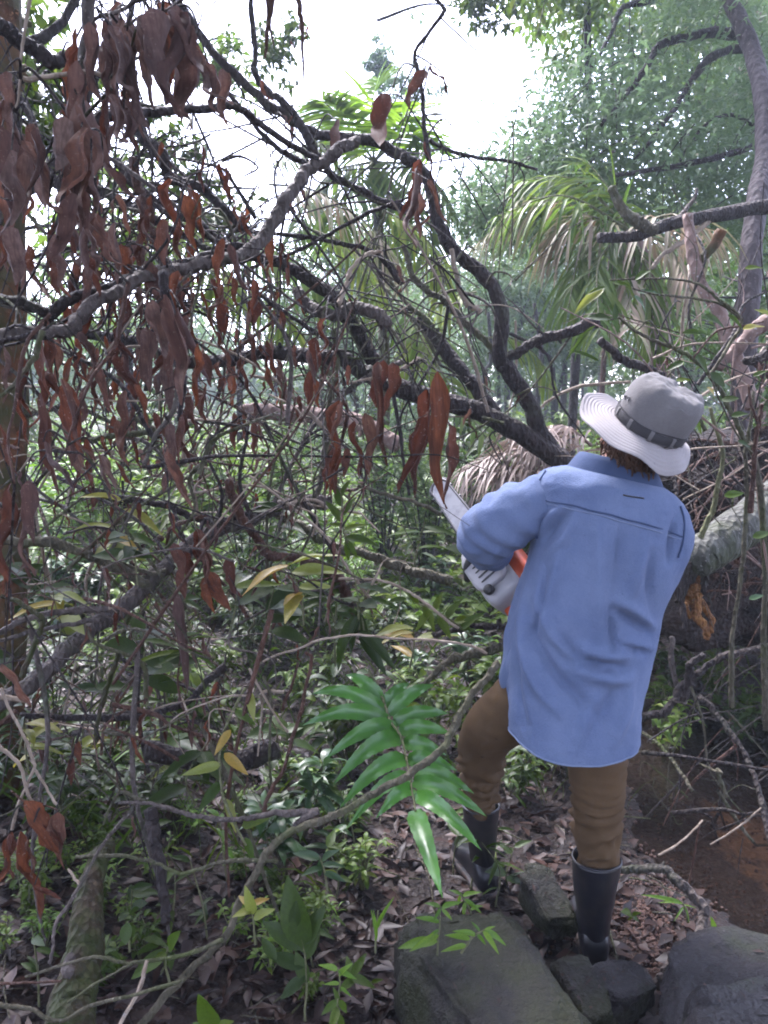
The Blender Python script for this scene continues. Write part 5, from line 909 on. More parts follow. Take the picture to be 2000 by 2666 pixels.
leafy('plant', 'bright narrow leaved sprout between the boulder and the left boot', 'plant', [(1235, 2400), (1220, 2360), (1200, 2330)], 2.15, [(1205, 2332, 1170, 2312), (1205, 2332, 1240, 2318), (1210, 2340, 1250, 2370), (1212, 2345, 1205, 2395), (1225, 2370, 1260, 2350), (1200, 2330, 1190, 2360)], LB, w=.8)
leafy('plant', 'small waxy leaved plant in the litter below the fern', 'plant', [(850, 2320), (845, 2270), (830, 2230)], 2.05, [(835, 2235, 760, 2215), (835, 2235, 830, 2290), (840, 2250, 890, 2250), (838, 2240, 870, 2210), (842, 2270, 900, 2290), (840, 2260, 790, 2270)], LW, w=.9)
leafy('plant', 'bright seedling at the bottom centre in the leaf litter', 'plant', [(880, 2620), (885, 2560), (880, 2520)], 1.72, [(880, 2525, 840, 2510), (880, 2525, 925, 2545), (882, 2540, 905, 2510), (885, 2560, 850, 2560), (885, 2570, 915, 2590)], LB, w=.9)
leafy('plant', 'dark green seedling at the very bottom edge left of the boulder', 'plant', [(870, 2720), (880, 2640), (880, 2600)], 1.66, [(880, 2605, 835, 2640), (880, 2605, 910, 2640), (880, 2620, 860, 2680), (882, 2610, 870, 2570), (880, 2640, 900, 2690)], LG, w=1)
leafy('plant', 'light green broad leaved plant at the lower left bottom edge', 'plant', [(560, 2720), (560, 2680)], 1.6, [(555, 2680, 520, 2610), (560, 2680, 610, 2650), (555, 2690, 500, 2660), (560, 2690, 590, 2720)], LG, w=1.2)
leafy('plant', 'dark oval leaved seedling below the looping vine stem', 'plant', [(440, 2560), (430, 2500), (440, 2460)], 1.75, [(438, 2470, 455, 2430), (435, 2480, 395, 2500), (435, 2480, 330, 2540), (436, 2475, 380, 2520), (438, 2500, 420, 2540)], LG, w=1.1)
leafy('plant', 'pale round leaved seedling beside the mossy root', 'plant', [(340, 2480), (335, 2430), (332, 2400)], 1.75, [(332, 2402, 325, 2460), (334, 2410, 350, 2440), (334, 2420, 310, 2440)], LO, w=1.2)
leafy('plant', 'grassy weed sprouting from the gravel inside the root loop', 'plant', [(1790, 2400), (1785, 2370), (1775, 2350)], 2.2, [(1780, 2355, 1740, 2330), (1780, 2355, 1810, 2360), (1782, 2360, 1800, 2400), (1780, 2360, 1760, 2385), (1778, 2352, 1690, 2320), (1775, 2350, 1720, 2345)], LN, w=.9)
leafy('plant', 'tiny clover like weed at the edge of the right boulder', 'plant', [(1862, 2440), (1860, 2420)], 2.15, [(1860, 2420, 1855, 2395), (1860, 2422, 1882, 2420), (1860, 2425, 1850, 2432)], LB, w=1.3)
leafy('plant', 'small green weed on the reddish gravel beside the boot', 'plant', [(1650, 2390), (1645, 2380)], 2.2, [(1645, 2382, 1625, 2370), (1645, 2382, 1665, 2375), (1645, 2384, 1635, 2400), (1645, 2384, 1668, 2398)], LG, w=1.2)
leafy('plant', 'single grass shoot in the leaf litter at the bottom centre', 'plant', [(975, 2480), (980, 2420), (985, 2370)], 1.9, [(980, 2420, 1003, 2350), (978, 2440, 970, 2370), (977, 2450, 990, 2400)], LN, w=.7)
# ------------------------------------------------------------------ log, root plate and rocks at the right
lg = thing('log', 'grey green lichen covered log with broken rotten end, right of the shirt', 'log', at(1815, 1470, 3.2))
branch(lg, 'trunk', [(1800, 1462), (1830, 1445), (1870, 1418), (1960, 1355), (2060, 1285), (2200, 1190)], 3.15, 3.5, 100, 120, 'bark_lichen', 20, .03, knots=False)
b = MB(); g = np.array([[at(1762+u*88-8*t+4*math.sin(t*9+u*3), 1462-u*30+t*105+10*math.sin(u*5+t*3), 3.10+.05*math.sin(u*3)+.02*t) for u in np.linspace(0, 1, 9)] for t in np.linspace(0, 1, 10)]); b.loft(g, closed=False); o = obj('bark_slab', b, MAT['bark_dark'], lg); o.modifiers.new('t', 'SOLIDIFY').thickness = .012
for pts, w0, w1, mt in (([(1835, 1470), (1820, 1530), (1815, 1570), (1830, 1620), (1845, 1660)], 26, 10, 'wood_broken'), ([(1808, 1520), (1815, 1580), (1835, 1630), (1838, 1668)], 40, 14, 'wood_broken'), ([(1790, 1500), (1792, 1560), (1800, 1610)], 30, 8, 'wood_broken'), ([(1825, 1570), (1850, 1610), (1856, 1650)], 24, 8, 'wood_broken'), ([(1780, 1500), (1775, 1570), (1785, 1640)], 26, 10, 'bark_dark')): branch(lg, 'splinter', pts, 3.16, 3.14, w0, w1, mt, 8, .18, knots=False)
rp_ = at(1930, 1400, 4.1); rp_[2] = H(rp_[0], rp_[1])
rpt = thing('root_plate', 'dark tangled root plate of an uprooted tree at the right edge', 'roots', rp_)
me = rockmesh('soil_mass', 21, (.62, .40, .62), MAT['soil'], 5, .30); inst('soil_mass', me, Matrix.Translation(Vector(at(1985, 1370, 4.2))), rpt)
for k in range(120):
    a = at(rnd.uniform(1730, 2020), rnd.uniform(1130, 1560), rnd.uniform(3.6, 3.9)); v = np.array((rnd.uniform(-1, .6), rnd.uniform(-.4, .2), rnd.uniform(-.8, .5))); L = rnd.uniform(.15, .55)
    C = cr([a, a+v*L*.35+rdir()*.04, a+v*L*.7+rdir()*.05-np.array((0, 0, .02)), a+v*L+rdir()*.05-np.array((0, 0, .08))], 5); b = MB(); r0 = rnd.choice((.003, .004, .006, .010)); b.tube(C, np.linspace(r0, r0*.35, len(C)), 6, rough=.1); obj('root', b, MAT[rnd.choice(('bark_dark', 'bark_dark', 'bark_red', 'bark_pink'))], rpt)
rock('boulder', 'big flat mossy grey boulder at the bottom edge, left of the boot', 1285, 2650, 1.94, (.160, .27, .145), (.1, -.05, .35), 3, MAT['rock'], 'boulder', 5, .17)
rock('boulder', 'purplish mossy boulder in the bottom right corner', 1990, 2670, 1.90, (.21, .22, .125), (.1, -.12, -.3), 8, MAT['rock_purple'], 'boulder', 5, .15)
rock('boulder', 'lower purple grey rock at the very bottom right edge, in front of the mossy one', 1990, 2760, 1.75, (.16, .12, .12), (0, .2, .4), 12, MAT['rock_purple'], 'boulder', 4, .15)
rock('boulder', 'dull brown stone behind the boot shaft, half sunk in the bank', 1425, 2350, 2.42, (.055, .11, .060), (.3, .0, .3), 14, MAT['rock'], 'rock', 4, .15)
rock('rock', 'rounded grey stone in front of the boot toe at the bottom', 1610, 2580, 2.05, (.075, .07, .055), (0, .1, .5), 17, MAT['rock_purple'], 'rock', 4, .15)
rock('rock', 'dark stone wedged under the boot and the boulder', 1520, 2590, 2.02, (.05, .09, .05), (.2, 0, .2), 19, MAT['rock'], 'rock', 4, .18)
rock('rock', 'brown stone at the bottom edge below the boot', 1545, 2690, 1.95, (.07, .05, .04), (0, 0, .8), 23, MAT['rock'], 'rock', 4, .15)
for i, (x, y, s, lb) in enumerate([(1722, 2560, .022, 'small grey pebble nearest the end of the root loop'), (1770, 2535, .016, 'small brown pebble between root loop and right boulder'), (1690, 2590, .018, 'dark pebble right of the rounded grey stone'), (1740, 2600, .014, 'tiny pebble in the muddy gap by the right boulder'), (1680, 2640, .022, 'brown pebble near the bottom edge, left of the right boulder'), (1795, 2560, .013, 'tiny tan pebble against the right boulder'), (1660, 2520, .012, 'tiny pebble at the boot toe edge of the gravel'), (1715, 2640, .016, 'grey pebble at the bottom in the muddy gap')]):
    p, d = G(x, y); rock('pebble', lb, x, y, d, (s, s*.9, s*.7), (0, 0, i), 30+i, MAT['pebble' if i % 2 else 'rock_purple'], 'pebble', 3, .2)
# red gravel inside the root loop
gb = MB(); bm = bmesh.new(); bmesh.ops.create_icosphere(bm, subdivisions=1, radius=1); iv = np.array([v.co[:] for v in bm.verts]); ifc = np.array([[v.index for v in f.verts] for f in bm.faces]); bm.free()
for k in range(2600):
    x, y = rnd.gauss(1690, 80), rnd.gauss(2400, 75)
    if rnd.random() < .35: x, y = rnd.uniform(1380, 2000), rnd.uniform(2050, 2640)
    p, d = G(x, y); s = rnd.choice((.003, .004, .005, .008)); V = iv*s*(1+rng.normal(0, .18, iv.shape)); gb.add(V+p+np.array((0, 0, s*.3)), ifc)
obj('gravel', gb, MAT['pebble'], kind='stuff', label='fine reddish gravel on the stream bank round the boot')
# mossy buttress root at the lower left
mr_ = thing('mossy_root', 'broad mossy buttress root standing in the leaf litter, lower left', 'root', G(205, 2640)[0])
branch(mr_, 'root', [(262, 2190), (255, 2260), (235, 2360), (222, 2460), (205, 2560), (190, 2680)], 1.98, 1.72, 40, 130, 'bark_moss', 22, .05, knots=False)
branch(mr_, 'root', [(215, 2290), (200, 2380), (185, 2470), (178, 2560)], 1.93, 1.75, 16, 40, 'bark_grey', 10, .06)
stick('log', 'slender dark purple rotten log standing in the litter behind the vine loop', 'log', [([(395, 2100), (405, 2180), (415, 2290), (425, 2400)], 2.05, 1.95, 34, 26, 'bark_dark', 10, .08)])
stick('log', 'half buried dark log lying at the foot of the left undergrowth', 'log', [([(380, 1950), (450, 1975), (540, 1990), (640, 1985), (720, 1950)], 2.5, 2.6, 50, 60, 'bark_dark', 12, .08)])
stick('log', 'pale brown log lying in the background left of centre', 'log', [([(640, 1075), (700, 1072), (800, 1080), (870, 1085), (960, 1110), (1040, 1160)], 4.6, 4.4, 40, 44, 'bark_pink', 12, .06)])
LM = [('the long pole', 300, 1590), ('the fern', 1040, 1950), ('the forked stick', 750, 2180), ('the mossy root', 220, 2420), ('the reddish broken branch', 780, 1450), ('the wavy orange twig', 930, 1660), ('the chainsaw', 1270, 1500), ('the red leaf sprig', 520, 1490), ('the mossy left trunk', 50, 1250), ('the half buried log', 560, 1980), ('the yellow green vine', 590, 1900), ('the upright mossy stick', 290, 1780), ('the straight pale stick', 840, 1360), ('the pale log', 800, 1080), ('the fallen trunk', 700, 930), ('the grey branch stub', 940, 820), ('the slanting green frond', 1110, 900), ('the heap of dead fronds', 1430, 1180), ('the hat', 1660, 1080), ('the sapling', 1800, 900), ('the lichen covered log', 1900, 1400), ('the root plate', 1880, 1230), ('the drooping palm', 1600, 680), ('the bright palm', 980, 360), ('the level limb', 1850, 560), ('the top left hanging leaves', 330, 250), ('the near grey branch', 400, 720), ('the left edge dead leaves', 120, 1150), ('the fork of the dark limbs', 830, 420), ('the arching dark limb', 1290, 800), ('the long dead leaves', 1130, 1180), ('the lower left dead leaves', 80, 2220), ('the looping vine stem', 450, 2250), ('the tall red stem', 770, 1900), ('the central leaf cluster', 890, 1180), ('the slim standing trunk', 1485, 950), ('the left green spray', 60, 480), ('the boot', 1560, 2400), ('the pool', 1850, 1950)]
def where(p):
    x, y, d = proj(np.asarray(p, float)); x = min(max(float(x), 0), 2000); y = min(max(float(y), 0), 2666)
    nm, lx, ly = min(LM, key=lambda q: math.hypot(q[1]-x, q[2]-y)); dx, dy = x-lx, y-ly
    if math.hypot(dx, dy) < 45: return 'right behind '+nm
    return ('left of ' if dx < 0 else 'right of ')+nm if abs(dx) > abs(dy) else ('above ' if dy < 0 else 'below ')+nm
# ------------------------------------------------------------------ leaf litter: single leaves in front, the rest one mass
def lay(x, y, L, me, dz=.008):
    p, d = G(x, y); p[2] += dz; a = rnd.uniform(0, 6.28); v = np.array((math.cos(a), math.sin(a), rnd.uniform(-.25, .35))); return p, v
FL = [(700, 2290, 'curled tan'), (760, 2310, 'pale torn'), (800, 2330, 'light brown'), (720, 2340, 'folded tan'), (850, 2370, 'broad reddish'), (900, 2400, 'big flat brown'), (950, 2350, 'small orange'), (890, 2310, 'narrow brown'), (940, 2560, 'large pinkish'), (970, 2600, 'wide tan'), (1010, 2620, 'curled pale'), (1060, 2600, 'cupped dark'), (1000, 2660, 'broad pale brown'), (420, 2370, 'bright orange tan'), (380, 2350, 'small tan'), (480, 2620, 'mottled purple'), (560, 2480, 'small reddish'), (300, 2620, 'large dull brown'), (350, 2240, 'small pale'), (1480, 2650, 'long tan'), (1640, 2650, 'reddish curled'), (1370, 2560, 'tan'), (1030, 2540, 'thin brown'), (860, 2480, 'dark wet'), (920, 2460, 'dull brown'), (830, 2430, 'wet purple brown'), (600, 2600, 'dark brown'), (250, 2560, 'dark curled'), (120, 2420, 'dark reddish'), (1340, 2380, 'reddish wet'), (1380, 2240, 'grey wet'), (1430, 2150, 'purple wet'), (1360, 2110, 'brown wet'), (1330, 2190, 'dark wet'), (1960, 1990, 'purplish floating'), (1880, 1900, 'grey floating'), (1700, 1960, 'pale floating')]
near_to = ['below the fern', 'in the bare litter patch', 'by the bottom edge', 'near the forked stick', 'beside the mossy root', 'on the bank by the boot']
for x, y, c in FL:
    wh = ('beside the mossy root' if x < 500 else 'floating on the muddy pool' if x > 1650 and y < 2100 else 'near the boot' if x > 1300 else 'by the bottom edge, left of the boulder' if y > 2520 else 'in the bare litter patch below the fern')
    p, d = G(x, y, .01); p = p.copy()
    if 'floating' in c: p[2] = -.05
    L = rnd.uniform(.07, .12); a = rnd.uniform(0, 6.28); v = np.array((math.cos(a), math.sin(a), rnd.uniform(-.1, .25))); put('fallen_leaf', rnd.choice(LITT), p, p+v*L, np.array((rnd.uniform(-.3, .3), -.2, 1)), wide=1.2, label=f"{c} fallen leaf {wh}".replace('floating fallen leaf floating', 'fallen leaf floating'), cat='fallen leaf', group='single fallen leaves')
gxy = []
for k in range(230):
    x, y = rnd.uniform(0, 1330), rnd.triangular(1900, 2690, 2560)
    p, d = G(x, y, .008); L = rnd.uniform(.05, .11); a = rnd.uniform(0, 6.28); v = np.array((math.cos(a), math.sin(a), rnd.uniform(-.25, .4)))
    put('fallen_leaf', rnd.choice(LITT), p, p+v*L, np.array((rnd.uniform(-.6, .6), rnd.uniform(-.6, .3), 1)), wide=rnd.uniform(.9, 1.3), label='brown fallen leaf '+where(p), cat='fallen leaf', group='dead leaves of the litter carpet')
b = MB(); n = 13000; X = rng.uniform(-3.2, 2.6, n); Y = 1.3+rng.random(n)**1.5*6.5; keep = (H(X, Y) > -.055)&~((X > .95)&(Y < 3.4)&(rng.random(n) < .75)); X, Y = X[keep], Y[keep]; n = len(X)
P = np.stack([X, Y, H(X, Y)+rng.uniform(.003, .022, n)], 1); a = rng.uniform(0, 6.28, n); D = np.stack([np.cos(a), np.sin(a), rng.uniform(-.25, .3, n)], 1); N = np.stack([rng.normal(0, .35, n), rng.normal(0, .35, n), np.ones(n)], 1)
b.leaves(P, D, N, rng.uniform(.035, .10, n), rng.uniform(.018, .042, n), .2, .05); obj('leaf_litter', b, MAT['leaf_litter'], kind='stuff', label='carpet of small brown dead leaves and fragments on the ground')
b = MB()
for k in range(700):
    x, y = rnd.uniform(-2.6, 2.2), 1.35+rnd.random()**1.4*5
    if H(x, y) < -.05 or (x > .9 and y < 3.2 and rnd.random() < .7): continue
    a = rnd.uniform(0, 6.28); L = rnd.uniform(.06, .30); p = np.array((x, y, float(H(x, y))+.008)); q = p+np.array((math.cos(a)*L, math.sin(a)*L, rnd.uniform(-.01, .05))); b.tube(cr([p, (p+q)/2+np.array((rnd.uniform(-.02, .02), rnd.uniform(-.02, .02), .01)), q], 3), rnd.uniform(.0012, .0035), 4, cap=False)
obj('fine_twigs', b, MAT['bark_olive'], kind='stuff', label='fine broken twigs strewn through the litter')
# ------------------------------------------------------------------ undergrowth
def plantmesh(seed, h, nst, nl, L, W, spread=.5, droop=.3, low=.15, real=True):
    g = np.random.default_rng(seed); st = MB(); lf = MB(); P, D, N = [], [], []
    for s in range(nst):
        a = g.uniform(0, 6.28); sp = g.uniform(.15, 1)*spread*h; top = np.array((math.cos(a)*sp, math.sin(a)*sp, h*g.uniform(.65, 1.05))); mid = top*.5+np.array((g.normal(0, .05)*h, g.normal(0, .05)*h, h*.12)); C = cr([np.zeros(3), mid, top], 6); st.tube(C, np.linspace(.006, .0018, len(C))*max(1, h), 5, cap=False)
        for k in range(nl):
            t = g.uniform(low, 1)**.8; f = t*(len(C)-1); i = min(int(f), len(C)-2); P.append(C[i]+(C[i+1]-C[i])*(f-i)); q = g.uniform(0, 6.28); D.append((math.cos(q), math.sin(q), g.uniform(-.35, .55))); N.append((g.normal(0, .3), g.normal(0, .3), 1))
    n = len(P); P = np.array(P); D = np.array(D); N = np.array(N); LL = L*g.uniform(.6, 1.15, n); WW = W*g.uniform(.75, 1.1, n)
    if not real: lf.leaves(P+D*.02, D, N, LL, WW, .22, droop); return st, lf
    D /= np.linalg.norm(D, axis=1)[:, None]; B = np.cross(N, D); B /= np.linalg.norm(B, axis=1)[:, None]; N = np.cross(D, B); tt = np.linspace(0, 1, 6)
    for i in range(n):
        w_ = WW[i]*.5*np.sin(math.pi*np.clip(tt, .03, .985)**.8)**.8; up_ = LL[i]*(.10*np.sin(tt*3)-droop*.55*tt**2); c = P[i]+D[i]*.02+np.outer(tt*LL[i]*(1-.12*droop), D[i])+np.outer(up_, (0, 0, 1.)); e = np.outer(w_, B[i]); f = np.outer(w_*.35, N[i]); lf.loft(np.stack([c-e+f, c, c+e+f], 1), closed=False)
    return st, lf
def proto(seed, lm, sm, *a, **k):
    st, lf = plantmesh(seed, *a, **k); return st.mesh('stem', MAT[sm]), lf.mesh('foliage', MAT[lm])
PR = [proto(1, 'leaf_deep', 'bark_olive', .42, 7, 10, .13, .050), proto(2, 'leaf_green', 'bark_green', .36, 8, 9, .10, .040), proto(3, 'leaf_mid', 'bark_green', .5, 7, 12, .12, .035), proto(4, 'leaf_waxy', 'bark_olive', .38, 6, 9, .15, .055), proto(5, 'leaf_mid', 'bark_green', .30, 9, 8, .08, .030), proto(6, 'leaf_bright', 'bark_green', .34, 7, 9, .10, .022), proto(7, 'leaf_deep', 'bark_olive', .6, 6, 14, .16, .040, droop=.6)]
def place(name, pr, x, y, s, label, cat, group, z=None, tilt_=.12):
    label = label+' '+where((x, y, float(H(x, y))+.25*s))
    th = thing(name, label, cat, (x, y, float(H(x, y))-.01 if z is None else z), group); th.rotation_euler = (rnd.uniform(-tilt_, tilt_), rnd.uniform(-tilt_, tilt_), rnd.uniform(0, 6.28)); th.scale = (s, s, s*rnd.uniform(.85, 1.15))
    for nm, me in zip(('stem', 'foliage'), pr):
        o = bpy.data.objects.new(nm, me); COL.objects.link(o); o.parent = th
    return th
kinds = [(0, 'low shrub with dark green oval leaves'), (1, 'low plant with fresh green leaves'), (2, 'low plant with light green slender leaves'), (3, 'low plant with waxy bluish leaves'), (4, 'tiny leaved green weed'), (6, 'shrub with long drooping dark leaves')]
n_ = 0
while n_ < 92:
    y = 2.35+rnd.random()**1.2*3.4; x = rnd.uniform(-.56*y, .30*y)
    if y < 2.75 and x > -.05: continue
    if y < 3.0 and x > .1: continue
    k, lb = rnd.choice(kinds); place('shrub' if k in (0, 6) else 'plant', PR[k], x, y, rnd.uniform(.5, 1.0)*(.75 if y < 2.9 else 1), lb, 'shrub' if k in (0, 6) else 'plant', 'undergrowth: '+lb); n_ += 1
for k in range(46):                                # seedlings in the front litter
    x, y = G(rnd.uniform(0, 900), rnd.uniform(2080, 2640))[0][:2]; q = rnd.choice((1, 1, 4, 5)); lb = {1: 'small fresh green seedling', 4: 'tiny leaved weed', 5: 'narrow leaved bright seedling', 3: 'small waxy leaved seedling'}[q]
    place('seedling', PR[q], x, y, rnd.uniform(.22, .42), lb, 'seedling', 'seedlings: '+lb)
for k in range(30):                                # bank and roots at the right
    y = rnd.uniform(3.6, 6.2); x = rnd.uniform(.34*y, .6*y); q = rnd.choice((0, 2, 1)); place('plant', PR[q], x, y, rnd.uniform(.5, .9), 'leafy plant on the far bank', 'plant', 'plants on the far bank')
b = MB(); n = 5200; X = rng.uniform(-3.0, 2.4, n); Y = 2.3+rng.random(n)**1.1*5.5; keep = (H(X, Y) > -.05)&~((X > -.1)&(Y < 3.0)); X, Y = X[keep], Y[keep]; n = len(X); a = rng.uniform(0, 6.28, n)
b.strips(np.stack([X, Y, H(X, Y)], 1), np.stack([np.cos(a)*.6, np.sin(a)*.6, np.ones(n)], 1), np.stack([np.cos(a+1.5), np.sin(a+1.5), np.full(n, .3)], 1), rng.uniform(.08, .30, n), rng.uniform(.004, .012, n), rng.uniform(.2, .8, n), 3); obj('grass', b, MAT['leaf_green'], kind='stuff', label='scattered grass and sedge blades through the undergrowth')
b = MB(); n = 3200; X = rng.uniform(-4.2, 1.6, n); Y = 2.5+rng.random(n)**1.0*6.0; keep = (H(X, Y) > -.05)&~((X > -.1)&(Y < 3.1)); X, Y = X[keep], Y[keep]; n = len(X); a = rng.uniform(0, 6.28, n)
b.leaves(np.stack([X, Y, H(X, Y)+rng.random(n)**2*.34], 1), np.stack([np.cos(a), np.sin(a), rng.uniform(-.3, .5, n)], 1), np.stack([rng.normal(0, .35, n), rng.normal(0, .35, n), np.ones(n)], 1), rng.uniform(.03, .09, n), rng.uniform(.014, .034, n), .2, .2); obj('ground_cover', b, MAT['leaf_green'], kind='stuff', label='low green ground cover leaves between the fallen branches')

brush('thin dead twigs lying over the muddy pool', 45, 1660, 2010, 1780, 2250, 2.7, 3.4, 0, ('bark_dark', 'bark_dark', 'bark_olive', 'bark_red'))
# fragments of leaves, grit and moss caught on the rocks and between them
from mathutils.bvhtree import BVHTree
bpy.context.view_layer.update()
hits = []
for o in [o for o in COL.objects if o.type == 'MESH' and o.name.split('.')[0] in ('boulder', 'rock')]:
    mw = o.matrix_world; bv = BVHTree.FromPolygons([mw@v.co for v in o.data.vertices], [tuple(p.vertices) for p in o.data.polygons]); c = mw.translation; R_ = max(o.dimensions)*.6
    for k in range(60 if R_ > .1 else 16):
        h = bv.ray_cast(Vector((c.x+rnd.uniform(-R_, R_), c.y+rnd.uniform(-R_, R_), c.z+1)), Vector((0, 0, -1)))
        if h[0] is not None and h[1].z > .25: hits.append((np.array(h[0]), np.array(h[1])))
n = len(hits); P = np.array([h[0]+h[1]*.003 for h in hits]); N = np.array([h[1] for h in hits]); a = rng.uniform(0, 6.28, n); D = np.stack([np.cos(a), np.sin(a), np.zeros(n)], 1); D = D-N*(D*N).sum(1)[:, None]
b = MB(); b.leaves(P, D, N, rng.choice((.006, .008, .012, .02, .035), n), rng.choice((.004, .006, .010), n), .2, .05); obj('rock_litter', b, MAT['leaf_litter'], kind='stuff', label='brown leaf fragments and grit lying on the boulders')

# broad leaved plants with single leaves, mixed through the foreground and the thicket
def bush(x, y, d, n, L, lib_, label, group):
    p = at(x, y, d); p[2] = max(p[2]-.10, float(H(p[0], p[1]))); h = rnd.uniform(.10, .24); th = thing('plant', label+' '+where(p+np.array((0, 0, .1))), 'plant', p, group); C = cr([p, p+np.array((rnd.uniform(-.03, .03), rnd.uniform(-.03, .03), h*.5)), p+np.array((rnd.uniform(-.06, .06), rnd.uniform(-.06, .02), h))], 4); b = MB(); b.tube(C, np.linspace(.0035, .0018, len(C)), 5, cap=False); obj('stem', b, MAT['bark_green'], th)
    for k in range(n):
        q = C[rnd.randrange(2, len(C))]; a = rnd.uniform(0, 6.28); v = np.array((math.cos(a), math.sin(a)*.8-.2, rnd.uniform(-.3, .6))); put('leaf', rnd.choice(lib_), q, q+v/np.linalg.norm(v)*L*rnd.uniform(.6, 1.1), np.array((rnd.uniform(-.4, .4), rnd.uniform(-.9, .1), 1)), th, rnd.uniform(.8, 1.1))
LBK = [(LG, 'broad fresh green leaved plant'), (LD, 'broad dark green leaved plant'), (LW, 'waxy blue green leaved plant'), (LP, 'slender leaved green plant'), (LB, 'bright light green leaved plant'), (LY, 'yellowing leaved plant'), (LO, 'round dark leaved plant')]
for k in range(34):
    x, y = rnd.uniform(0, 1000), rnd.uniform(2020, 2640); p, d = G(x, y); lb_, nm = rnd.choice(LBK[:5]+LBK[6:]+LBK[:2]); bush(x, y, d, rnd.randint(4, 7), rnd.uniform(.05, .09), lb_, nm, 'front: '+nm)
for k in range(44):
    x, y = rnd.uniform(0, 1250), rnd.uniform(1380, 2020); d = rnd.uniform(2.25, 3.1)
    if x > 760 and y > 1680: continue
    lb_, nm = rnd.choice([LBK[0], LBK[1], LBK[1], LBK[3], LBK[6], LBK[6], LBK[5]]); bush(x, y, d, rnd.randint(5, 9), rnd.uniform(.09, .16), lb_, nm, 'thicket: '+nm)
for x, y in ((1180, 2260), (1225, 2300), (1290, 2330), (1200, 2210), (1320, 2290), (1270, 2270)):
    p, d = G(x, y); lb_, nm = rnd.choice((LBK[0], LBK[1], LBK[3])); bush(x, y+40, d-.06, 6, .09, lb_, nm+' at the left boot', 'at the boot: '+nm)
# ------------------------------------------------------------------ the forest behind
def crownmesh(seed, rad, n, L, W, clumps, droop=.3, hollow=.55, mat_='leaf_far', narrow=False):
    """leaf clumps spread through a crown, with gaps between the clumps"""
    g = np.random.default_rng(seed); c = g.normal(0, 1, (clumps, 3)); c /= np.linalg.norm(c, axis=1)[:, None]; c *= (hollow+(1-hollow)*g.random((clumps, 1)))*np.asarray(rad); sz = g.uniform(.18, .42, clumps)*min(rad)
    k = g.integers(0, clumps, n); o = g.normal(0, 1, (n, 3)); o /= np.linalg.norm(o, axis=1)[:, None]; o *= (g.random((n, 1))**.45)*sz[k][:, None]*np.array((1.25, 1.25, .75)); P = c[k]+o
    a = g.uniform(0, 6.28, n); D = o*.6/np.maximum(sz[k][:, None], .01)+np.stack([np.cos(a), np.sin(a), g.uniform(-.9, .3, n)], 1)*.8; N = np.stack([g.normal(0, .5, n), g.normal(0, .5, n), np.ones(n)], 1)
    m_ = MB(); m_.leaves(P, D, N, L*g.uniform(.6, 1.2, n), W*g.uniform(.7, 1.2, n), .2, droop); return m_, c
def treeproto(seed, h, rad, cz, n, L, W, clumps, lm, bm_, tr=.07):
    m_, c = crownmesh(seed, rad, n, L, W, clumps); m_.V = [v+np.array((0, 0, cz)) for v in m_.V]; g = np.random.default_rng(seed+99)
    t = MB(); C = cr([(0, 0, -.1), (g.normal(0, .08), g.normal(0, .08), h*.3), (g.normal(0, .15), g.normal(0, .15), h*.65), (g.normal(0, .1), g.normal(0, .1), h)], 7); t.tube(C, np.linspace(tr, tr*.3, len(C)), 9, rough=.05)
    for q in c[:14]:
        e = q*.9+np.array((0, 0, cz)); i = int(min(len(C)-2, max(4, (e[2]-.4*abs(q[0]))/h*len(C)))); t.tube(cr([C[i], (C[i]+e)/2+np.array((0, 0, -.1*h*.1)), e], 5), np.linspace(tr*.38, tr*.08, 11), 6, rough=.06, cap=False)
    return t.mesh('trunk', MAT[bm_]), m_.mesh('crown', MAT[lm])
def forest(name, pr, x, y, s, label, cat, group, nm=('trunk', 'crown'), tilt_=.05):
    label = label+' '+where((x, y, float(H(x, y))+(.7 if cat == 'shrub' else 3.)*s))
    th = thing(name, label, cat, (x, y, float(H(x, y))-.02), group); th.rotation_euler = (rnd.uniform(-tilt_, tilt_), rnd.uniform(-tilt_, tilt_), rnd.uniform(0, 6.28)); th.scale = (s, s, s*rnd.uniform(.9, 1.15))
    for n_, me in zip(nm, pr):
        o = bpy.data.objects.new(n_, me); COL.objects.link(o); o.parent = th
    return th
TP = [treeproto(1, 5.0, (1.5, 1.5, 1.7), 3.6, 3300, .17, .06, 46, 'leaf_far', 'bark_dark'), treeproto(2, 6.5, (1.9, 1.9, 2.0), 4.8, 4200, .18, .06, 52, 'leaf_mid', 'bark_grey', .09), treeproto(3, 4.2, (1.3, 1.3, 1.5), 2.9, 3000, .15, .05, 40, 'leaf_blue', 'bark_dark', .06), treeproto(4, 9.5, (2.4, 2.4, 2.6), 7.4, 5000, .22, .08, 55, 'leaf_far', 'bark_pink', .13)]
SP = [tuple(proto(31, 'leaf_mid', 'bark_olive', 1.3, 12, 42, .13, .045, real=False)), tuple(proto(32, 'leaf_far', 'bark_dark', 1.6, 13, 46, .15, .05, real=False)), tuple(proto(33, 'leaf_blue', 'bark_olive', 1.1, 12, 40, .12, .035, real=False)), tuple(proto(34, 'leaf_bright', 'bark_green', 1.0, 11, 36, .12, .035, real=False)), tuple(proto(35, 'leaf_deep', 'bark_dark', 1.4, 10, 40, .18, .06, droop=.6, real=False))]
sl_lab = ['light green leafy shrub', 'dark green leafy shrub', 'bluish fine leaved shrub', 'bright green shrub', 'broad leaved deep green shrub']
n_ = 0
